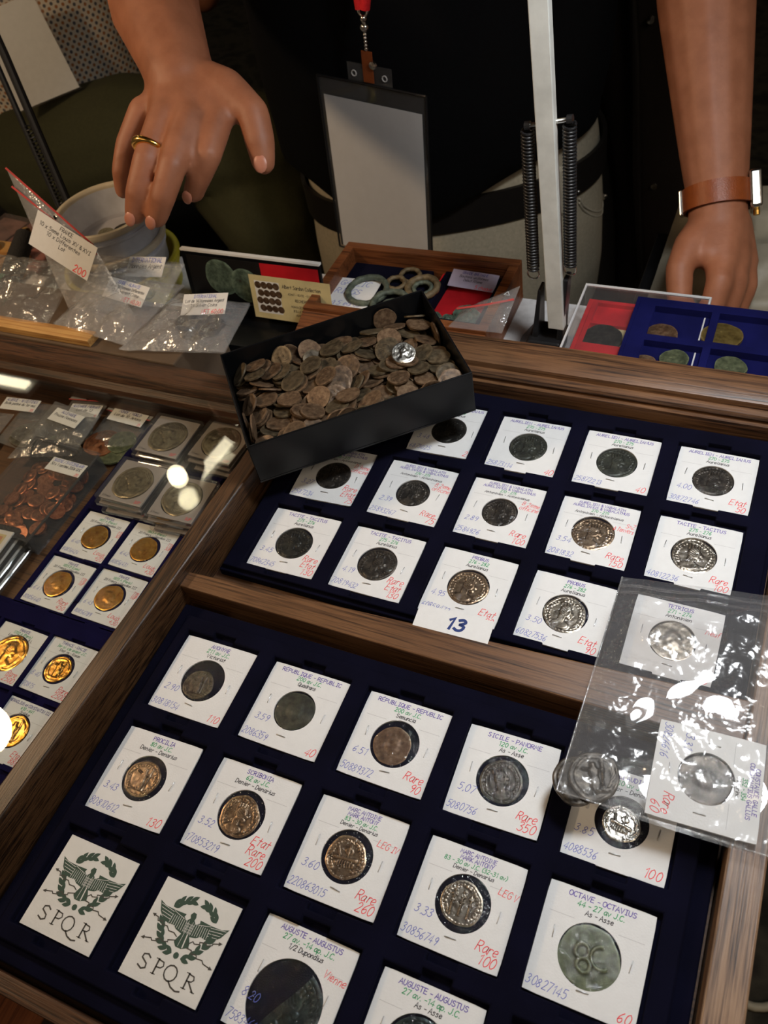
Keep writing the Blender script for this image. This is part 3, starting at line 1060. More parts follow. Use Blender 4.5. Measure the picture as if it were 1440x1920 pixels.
# x, y, rot, window r, lines, weight, number, price, extra | coin: kind, seed, material, r, dx, dy, turn | holder words, coin words
NEAR = [
 (2.51, -2.53, .01, 1.38, ['ANONYME', '211 av J.C.', 'Victoriat'], '2.90', '30818154', ['110'], None, ('figure', 3, 'bronze_dark', .94, -.16, -.3, .1),
  'white coin holder priced 110, back left corner of the near tray', 'small dark coin with a chipped edge low in the 110 holder\'s window'),
 (8.81, -2.49, 0, 1.24, ['R\u00c9PUBLIQUE - REPUBLIC', '200 av J.C.', 'Quadrans'], '3.59', '2086359', ['40'], None, ('worn', 4, 'bronze_grey', 1.18, 0, 0, 0),
  'white coin holder priced 40 with weight 3.59 in the near tray', 'smooth dark green coin filling the window of the 3.59 holder'),
 (15.1, -2.48, 0, 1.38, ['R\u00c9PUBLIQUE - REPUBLIC', '200 av J.C.', 'Semuncia'], '6.51', '50889372', ['Rare', '90'], None, ('worn', 5, 'bronze_brown', 1.08, -.12, -.12, 0),
  'white coin holder priced Rare 90 with weight 6.51 in the near tray', 'worn brown coin off centre in the window of the 6.51 holder'),
 (21.26, -2.52, .02, 1.38, ['SICILE - PANORME', '120 av J.C.', 'As - Asse'], '5,07', '5080756', ['Rare', '350'], None, ('bust', 6, 'bronze_dark', 1.14, -.05, -.05, .5),
  'white coin holder priced Rare 350 beside the clear bag', 'rough grey brown coin in the window of the Rare 350 holder'),
 (27.45, -2.6, .01, 1.32, ['CLAUDIA', '110 av J.C.', 'Denier - Denarius'], '3.85', '4088536', ['100'], None, ('galley', 7, 'silver', .92, .0, -.08, -.2),
  'white coin holder with weight 3.85 half under the clear bag', 'bright shiny silver coin in the holder under the bag edge'),
 (2.39, -8.95, .03, 1.32, ['PROCILIA', '80 av J.C.', 'Denier - Denarius'], '3.43', '80810612', ['130'], None, ('figure', 8, 'silver_warm', 1.04, -.12, -.04, 0),
  'white coin holder priced 130 just above the left emblem card', 'toned silver coin with a standing figure in the 3.43 holder'),
 (8.74, -8.85, .01, 1.34, ['SCRIBONIA', '62 av J.C.', 'Denier - Denarius'], '3.52', '170853219', ['Etat', 'Rare', '200'], None, ('bust', 9, 'silver_warm', 1.12, -.06, -.1, 0),
  'white coin holder priced Etat Rare 200 above the right emblem card', 'dull silver coin with a head in the 3.52 holder'),
 (15.06, -8.86, .01, 1.36, MAR, '3.60', '220863015', ['Rare', '260'], ['LEG IV'], ('galley', 10, 'silver_warm', 1.08, -.05, -.06, .1),
  'white coin holder marked LEG IV and priced Rare 260', 'brownish silver coin with a ship in the LEG IV holder'),
 (21.31, -8.91, 0, 1.36, ['MARC ANTOINE', 'MARK ANTONY', '83 - 30 av J.C. (32-31 av)', 'Denier - Denarius'], '3.33', '30856749', ['Rare', '100'], ['LEG V'], ('standards', 11, 'silver_grey', 1.04, -.06, .0, 0),
  'white coin holder marked LEG V and priced Rare 100', 'pale toned silver coin with three standards in the LEG V holder'),
 (27.44, -8.9, 0, 1.42, ['OCTAVE - OCTAVIUS', '44 - 27 av J.C.', 'As - Asse'], '', '30827145', ['60'], None, ('big_s', 12, 'bronze_green', 1.39, 0, -.05, .3),
  'white coin holder with a large green coin beside the right case wall', 'large olive green bronze coin filling its window near the right case wall'),
 (14.98, -15.22, -.01, 1.86, AUG + ['1/2 Dupondius'], '8.20', '75834612', ['120'], ['Vienne'], ('bust', 13, 'teal', 1.72, .15, -.8, -.5),
  'white coin holder marked Vienne with an oversize black window', 'half of a large dark teal coin cut in two, in the Vienne holder'),
 (21.31, -15.31, 0, 1.5, AUG + ['As - Asse'], '9.60', '30814420', ['80'], None, ('bust', 14, 'teal', 1.46, 0, -.05, 0),
  'white coin holder cut by the photo bottom edge, right of the Vienne one', 'dark coin in the holder cut by the photo bottom edge'),
 (27.45, -15.5, 0, 1.35, AUG + ['Denier - Denarius'], '3.70', '30827150', ['190'], None, ('bust', 15, 'silver_grey', 1.1, 0, -.05, 0),
  'white coin holder in the front right pocket, below the large green coin', 'toned silver coin in the front right pocket'),
]
FAR = [
 (9.58, 21.41, .03, 1.3, AUR, '3.48', '6873025', ['20'], None, ('bust', 21, 'bronze_black', 1.26, 0, 0, 0),
  'white coin holder priced 20 half hidden below the black box', 'dark bronze coin in shade below the black box corner'),
 (15.58, 21.23, .01, 1.34, AUR, '', '25873114', ['40'], None, ('bust', 22, 'bronze_grey', 1.3, 0, 0, 0),
  'white coin holder priced 40, first one right of the black box', 'dark grey green coin in the first holder right of the black box'),
 (21.76, 21.3, 0, 1.36, AUR, '', '25872213', ['40'], None, ('bust', 23, 'bronze_grey', 1.32, 0, 0, .1),
  'white coin holder priced 40, second one right of the black box', 'dark grey green coin in the second holder right of the black box'),
 (27.99, 21.27, -.01, 1.3, AUR, '4.00', '30872746', ['Etat', '50'], None, ('bust', 24, 'bronze_dark', 1.27, 0, 0, 0),
  'white coin holder priced Etat 50 in the far right corner pocket', 'dark bronze coin with one bright glint in the Etat 50 holder'),
 (2.99, 15.15, .04, 1.3, VAB, '3.27', '2587234', ['Rare', 'Etat', '75'], ['\u0394 9eme'.replace('\u0394', 'D'), 'officine'], ('bust', 25, 'bronze_dark', 1.25, 0, 0, 0),
  'white coin holder priced Rare Etat 75 at the near left foot of the black box', 'glossy dark coin in the holder at the foot of the black box'),
 (9.2, 15.1, -.01, 1.2, VAB, '2.39', '25893267', ['Rare', '75'], ['B 2eme', 'officine'], ('bust', 26, 'bronze_dark', 1.16, 0, -.05, 0),
  'white coin holder priced Rare 75 with weight 2.39, below the black box', 'dark coin with a crowned head in the 2.39 holder'),
 (15.47, 15.07, 0, 1.2, VAB, '2.89', '2584926', ['Rare', '100'], ['B 2eme', 'officine'], ('bust', 27, 'bronze_dark', 1.16, 0, -.05, 0),
  'white coin holder priced Rare 100 with weight 2.89, middle of the far tray', 'dark coin with a crowned head in the middle of the far tray'),
 (21.69, 15.02, 0, 1.36, VAB, '3.54', '2081832', ['Rare', '150'], ['S=Z', "\u00e0 l'envers"], ('bust', 28, 'silver_warm', 1.3, 0, -.05, 0),
  'white coin holder priced Rare 150 with weight 3.54', 'brown silvered coin with a clear ring of letters in the 3.54 holder'),
 (27.88, 14.98, -.01, 1.36, TAC, '', '40812236', ['Rare', '100'], None, ('bust', 29, 'silver_grey', 1.3, 0, 0, 0),
  'white coin holder priced Rare 100 just above the clear bag', 'silvery bronze coin with golden glints, just above the clear bag'),
 (2.94, 8.81, .02, 1.32, TAC, '3.45', '70862345', ['Rare', 'Etat', '130'], None, ('bust', 30, 'bronze_black', 1.26, -.03, 0, .2),
  'white coin holder priced Rare Etat 130 with weight 3.45 beside the left oak wall', 'nearly black worn coin in the 3.45 holder'),
 (9.14, 8.83, 0, 1.34, TAC, '4.19', '70819432', ['Rare', 'Etat', '130'], None, ('bust', 31, 'bronze_dark', 1.26, 0, -.02, 0),
  'white coin holder priced Rare Etat 130 with weight 4.19', 'brown black coin with a crowned head in the 4.19 holder'),
 (15.42, 8.81, -.01, 1.34, PRO, '4.95', '60859472', ['Etat', '90'], None, ('bust', 32, 'silver_warm', 1.26, -.02, -.02, 0),
  'white coin holder priced Etat 90 standing over the paper tag numbered 13', 'bronze coin with bold lettering in the 4.95 holder'),
 (21.6, 8.68, -.02, 1.36, PRO, '3.50', '60827536', ['Etat', '90'], None, ('bust', 33, 'silver_grey', 1.27, -.03, -.02, 0),
  'white coin holder priced Etat 90 with weight 3.50 left of the clear bag', 'light bronze coin with a crowned head in the 3.50 holder'),
 (27.8, 8.7, -.01, 1.32, ['TETRICUS', '271 - 274', 'Antoninien'], '', '', ['60'], ['Neuf'], ('worn', 34, 'silver_grey', 1.26, 0, 0, 0),
  'white coin holder seen blurred through the top of the clear bag', 'grey coin seen blurred through the top of the clear bag'),
]
for rows, zc in ((NEAR, -.12), (FAR, -.72)):
    for (x, y, a, wr, lines, wt_, nb, pr, ex, cn, lab, clab) in rows:
        holder(lab, x, y, zc, a, wr, lines, wt_, nb, pr, ex, group='white coin holders in the navy trays', wdy=-.72 if wr > 1.8 else -.2 if wr > 1.4 else -.06)
        kind, seed, mat, r, dx, dy, turn = cn
        hf = mat == 'teal' and seed == 13
        coin(clab, kind, seed, mat, min(r, wr - .03), (x + dx, y + dy + (0 if hf else -.2 if wr > 1.4 else -.06), zc - .035), (0, 0, a + turn), group='coins in the white holders', zs=.9, half=hf, thick=.14, amp=.08, seg=96, nr=30)

# paper tag 13
tg = thing('number_tag', 'small white paper tag printed 13 lying on the oak divider', 'tag', (15.95, 4.95, 1.2), (.10, 0, .02))
obj('paper', B().box(-2.3, -.75, -.02, 2.3, .75, .02), 'card', tg)
w13 = write(B(), '13', .15, -.36, .72, 1.25, 'c', .24, .18, 0, .032)
obj('printed_number', w13, 'tag_blue', tg)


# ------------------------------------------------------------------ emblem cards
def emblem_card(x, y, label):
    t = thing('emblem_card', label, 'card', (x, y, -.07), (0, 0, 0), 'emblem cards in the near tray')
    b = B().box(-2.26, -2.36, -.02, 2.26, 2.36, .02)
    obj('paper', b, 'paper', t)
    e = B()
    z = .028
    for sgn in (1, -1):
        wing = [(-2.05, 1.25), (-1.67, 1.11), (-1.05, 1.09), (-.42, 1.12), (-.46, .98), (-.28, .86), (.02, .84), (.05, .3), (-.22, .24), (-.59, .32), (-.79, .45), (-1.15, .42), (-1.49, .52), (-1.8, .78)]
        e.poly([(p[0] * sgn + .08, p[1]) for p in (wing if sgn > 0 else wing[::-1])], z)
    e.poly([(-.2, .84), (-.04, 1.02), (-.12, 1.17), (-.02, 1.33), (.16, 1.31), (.22, 1.14), (.2, 1.0), (.38, .84), (.34, .3), (.1, .2), (-.16, .3)], z + .001)
    e.poly([(-.1, .32), (.3, .32), (.5, 0), (.56, -.2), (.2, -.37), (-.12, -.37), (-.3, -.2), (-.24, 0)], z + .0015)
    for li_, (lx, ly, la) in enumerate([(-1.17, 1.19, .87), (-.98, 1.42, .8), (-.74, 1.6, .5), (-.47, 1.73, .33), (1.33, 1.28, 2.4), (1.12, 1.5, 2.4), (.86, 1.66, 2.68), (.62, 1.78, 2.95),
                         (-.98, -.33, 2.24), (-1.18, -.05, 2.1), (-1.31, .25, 1.9), (-.14, -.68, 3.05), (-.49, -.63, 2.9), (-.8, -.5, 2.6), (.41, -.75, .3), (.73, -.6, .72), (.96, -.31, .95), (1.2, .0, 1.0), (1.34, .3, 1.15)]):
        for off in (-.38, .38):
            q = []
            for i in range(9):
                s_ = i / 8
                q.append((s_ * .5, .105 * sin(pi * s_)))
            q += [(p[0], -p[1]) for p in q[-2:0:-1]]
            ca, sa = cos(la + off), sin(la + off)
            e.poly([(lx + ca * p[0] - sa * p[1], ly + sa * p[0] + ca * p[1]) for p in q], z + .0003 * li_ + (.00015 if off > 0 else 0))
    e.poly([(.14 + .15 * cos(i * .524), -.7 + .15 * sin(i * .524)) for i in range(12)], z + .0005)
    obj('printed_eagle', e, 'emblem', t)
    ft = B()
    for sgn in (1, -1):
        for i in range(9):
            u = i / 8
            ft.ribbon([(sgn * (-.12 - .95 * u) + .08, .9 - .0 * u), (sgn * (-.1 - 1.0 * u) + .08, .32 + .14 * u)], .022, z + .004)
        for i in range(4):
            ft.ribbon([(sgn * -1.1 + .08, 1.0 - i * .13), (sgn * (-1.92 + .1 * i) + .08, 1.12 - i * .15)], .022, z + .004)
        ft.ribbon([(sgn * -1.07 + .08, 1.05), (sgn * -.8 + .08, .98), (sgn * -.42 + .08, .9)], .022, z + .004)
    for i in range(4):
        ft.ribbon([(-.1 + i * .12, .8), (-.06 + i * .1, .34)], .016, z + .004)
        ft.ribbon([(-.16, .76 - i * .12), (.34, .76 - i * .12)], .016, z + .004)
    ft.ribbon([(.0, .3), (-.02, -.3)], .02, z + .004)
    ft.ribbon([(.2, .3), (.24, -.3)], .06, z + .004)
    obj('feather_lines', ft, 'paper', t)
    bo = B()
    for p in ([(-1.85, -.56), (-1.5, -.47), (-1.41, -.56), (-1.14, -.48), (-1.19, -.38), (-.97, -.31), (-.87, -.4), (-.6, -.32), (-.63, -.24), (-.27, -.12)],
              [(.44, -.05), (.63, .14), (.75, .07), (1.01, .14), (.98, .24), (1.31, .31), (1.38, .22), (1.65, .34), (1.64, .41), (1.92, .51)],
              [(-1.86, .52), (-1.67, .49), (-1.6, .34), (-1.33, .41), (-1.28, .27), (-1., .29), (-.81, .13), (-.51, .15), (-.29, .04)],
              [(.47, -.22), (.76, -.23), (.81, -.37), (1.1, -.32), (1.18, -.46), (1.49, -.42), (1.62, -.54), (1.98, -.59)]):
        bo.ribbon(p, .05, z + .006)
        tip, prev = (p[0], p[1]) if abs(p[0][0]) > abs(p[-1][0]) else (p[-1], p[-2])
        d = Vector((tip[0] - prev[0], tip[1] - prev[1])).normalized()
        n_ = Vector((-d.y, d.x))
        bo.poly([(tip[0] + d.x * .2, tip[1] + d.y * .2), (tip[0] + n_.x * .09, tip[1] + n_.y * .09), (tip[0] - n_.x * .09, tip[1] - n_.y * .09)], z + .006)
    obj('lightning_bolts', bo, 'emblem_text', t)
    sp = B()
    zz = z + .002
    for pts, wd in (([(-1.02, -1.24), (-1.2, -1.13), (-1.42, -1.2), (-1.44, -1.36), (-1.1, -1.54), (-1.06, -1.72), (-1.25, -1.82), (-1.5, -1.72)], .075),
                    ([(-.56, -1.8), (-.56, -1.13)], .085), ([(-.56, -1.15), (-.26, -1.18), (-.2, -1.34), (-.32, -1.46), (-.56, -1.48)], .06), ([(-.68, -1.8), (-.44, -1.8)], .04), ([(-.7, -1.13), (-.5, -1.13)], .04),
                    ([(.3 + .34 * cos(i * .5236), -1.47 + .35 * sin(i * .5236)) for i in range(13)], .07), ([(.36, -1.8), (.6, -1.98), (.9, -2.06), (1.12, -2.0)], .075),
                    ([(1.22, -1.8), (1.22, -1.13)], .085), ([(1.22, -1.15), (1.5, -1.18), (1.56, -1.32), (1.46, -1.43), (1.22, -1.46)], .06), ([(1.34, -1.46), (1.74, -1.8)], .075),
                    ([(1.1, -1.8), (1.34, -1.8)], .04), ([(1.08, -1.13), (1.26, -1.13)], .04), ([(1.64, -1.8), (1.84, -1.8)], .04)):
        sp.ribbon(pts, wd, zz)
    obj('printed_letters', sp, 'emblem_text', t)


emblem_card(2.52, -15.42, 'grey white card printed with an eagle and SPQR, left one of the pair')
emblem_card(8.85, -15.4, 'grey white card printed with an eagle and SPQR, right one of the pair')

# ------------------------------------------------------------------ black box full of bronze coins
BX, BY, BA = -.1, 11.1, .7           # near left foot, turned 40 degrees
BZ = 2.08
bb = thing('coin_box', 'open black card box heaped with old bronze coins, lying across the case walls', 'box', (BX, BY, BZ), (0, 0, BA))
Lb, Wb, Hb, tk = 15.7, 10.3, 3.5, .14
obj('bottom', B().box(0, 0, 0, Lb, Wb, .15), 'black_card', bb)
obj('side', B().box(0, 0, .15, Lb, tk, Hb), 'black_card', bb, bevel=.05)
obj('side', B().box(0, Wb - tk, .15, Lb, Wb, Hb), 'black_card', bb, bevel=.05)
obj('side', B().box(0, tk, .15, tk, Wb - tk, Hb), 'black_card', bb, bevel=.05)
obj('side', B().box(Lb - tk, tk, .15, Lb, Wb - tk, Hb), 'black_card', bb, bevel=.05)
obj('raised_liner', B().box(tk + .02, tk + .02, .15, Lb - tk - .02, Wb - tk - .02, .98), 'black_card', bb)
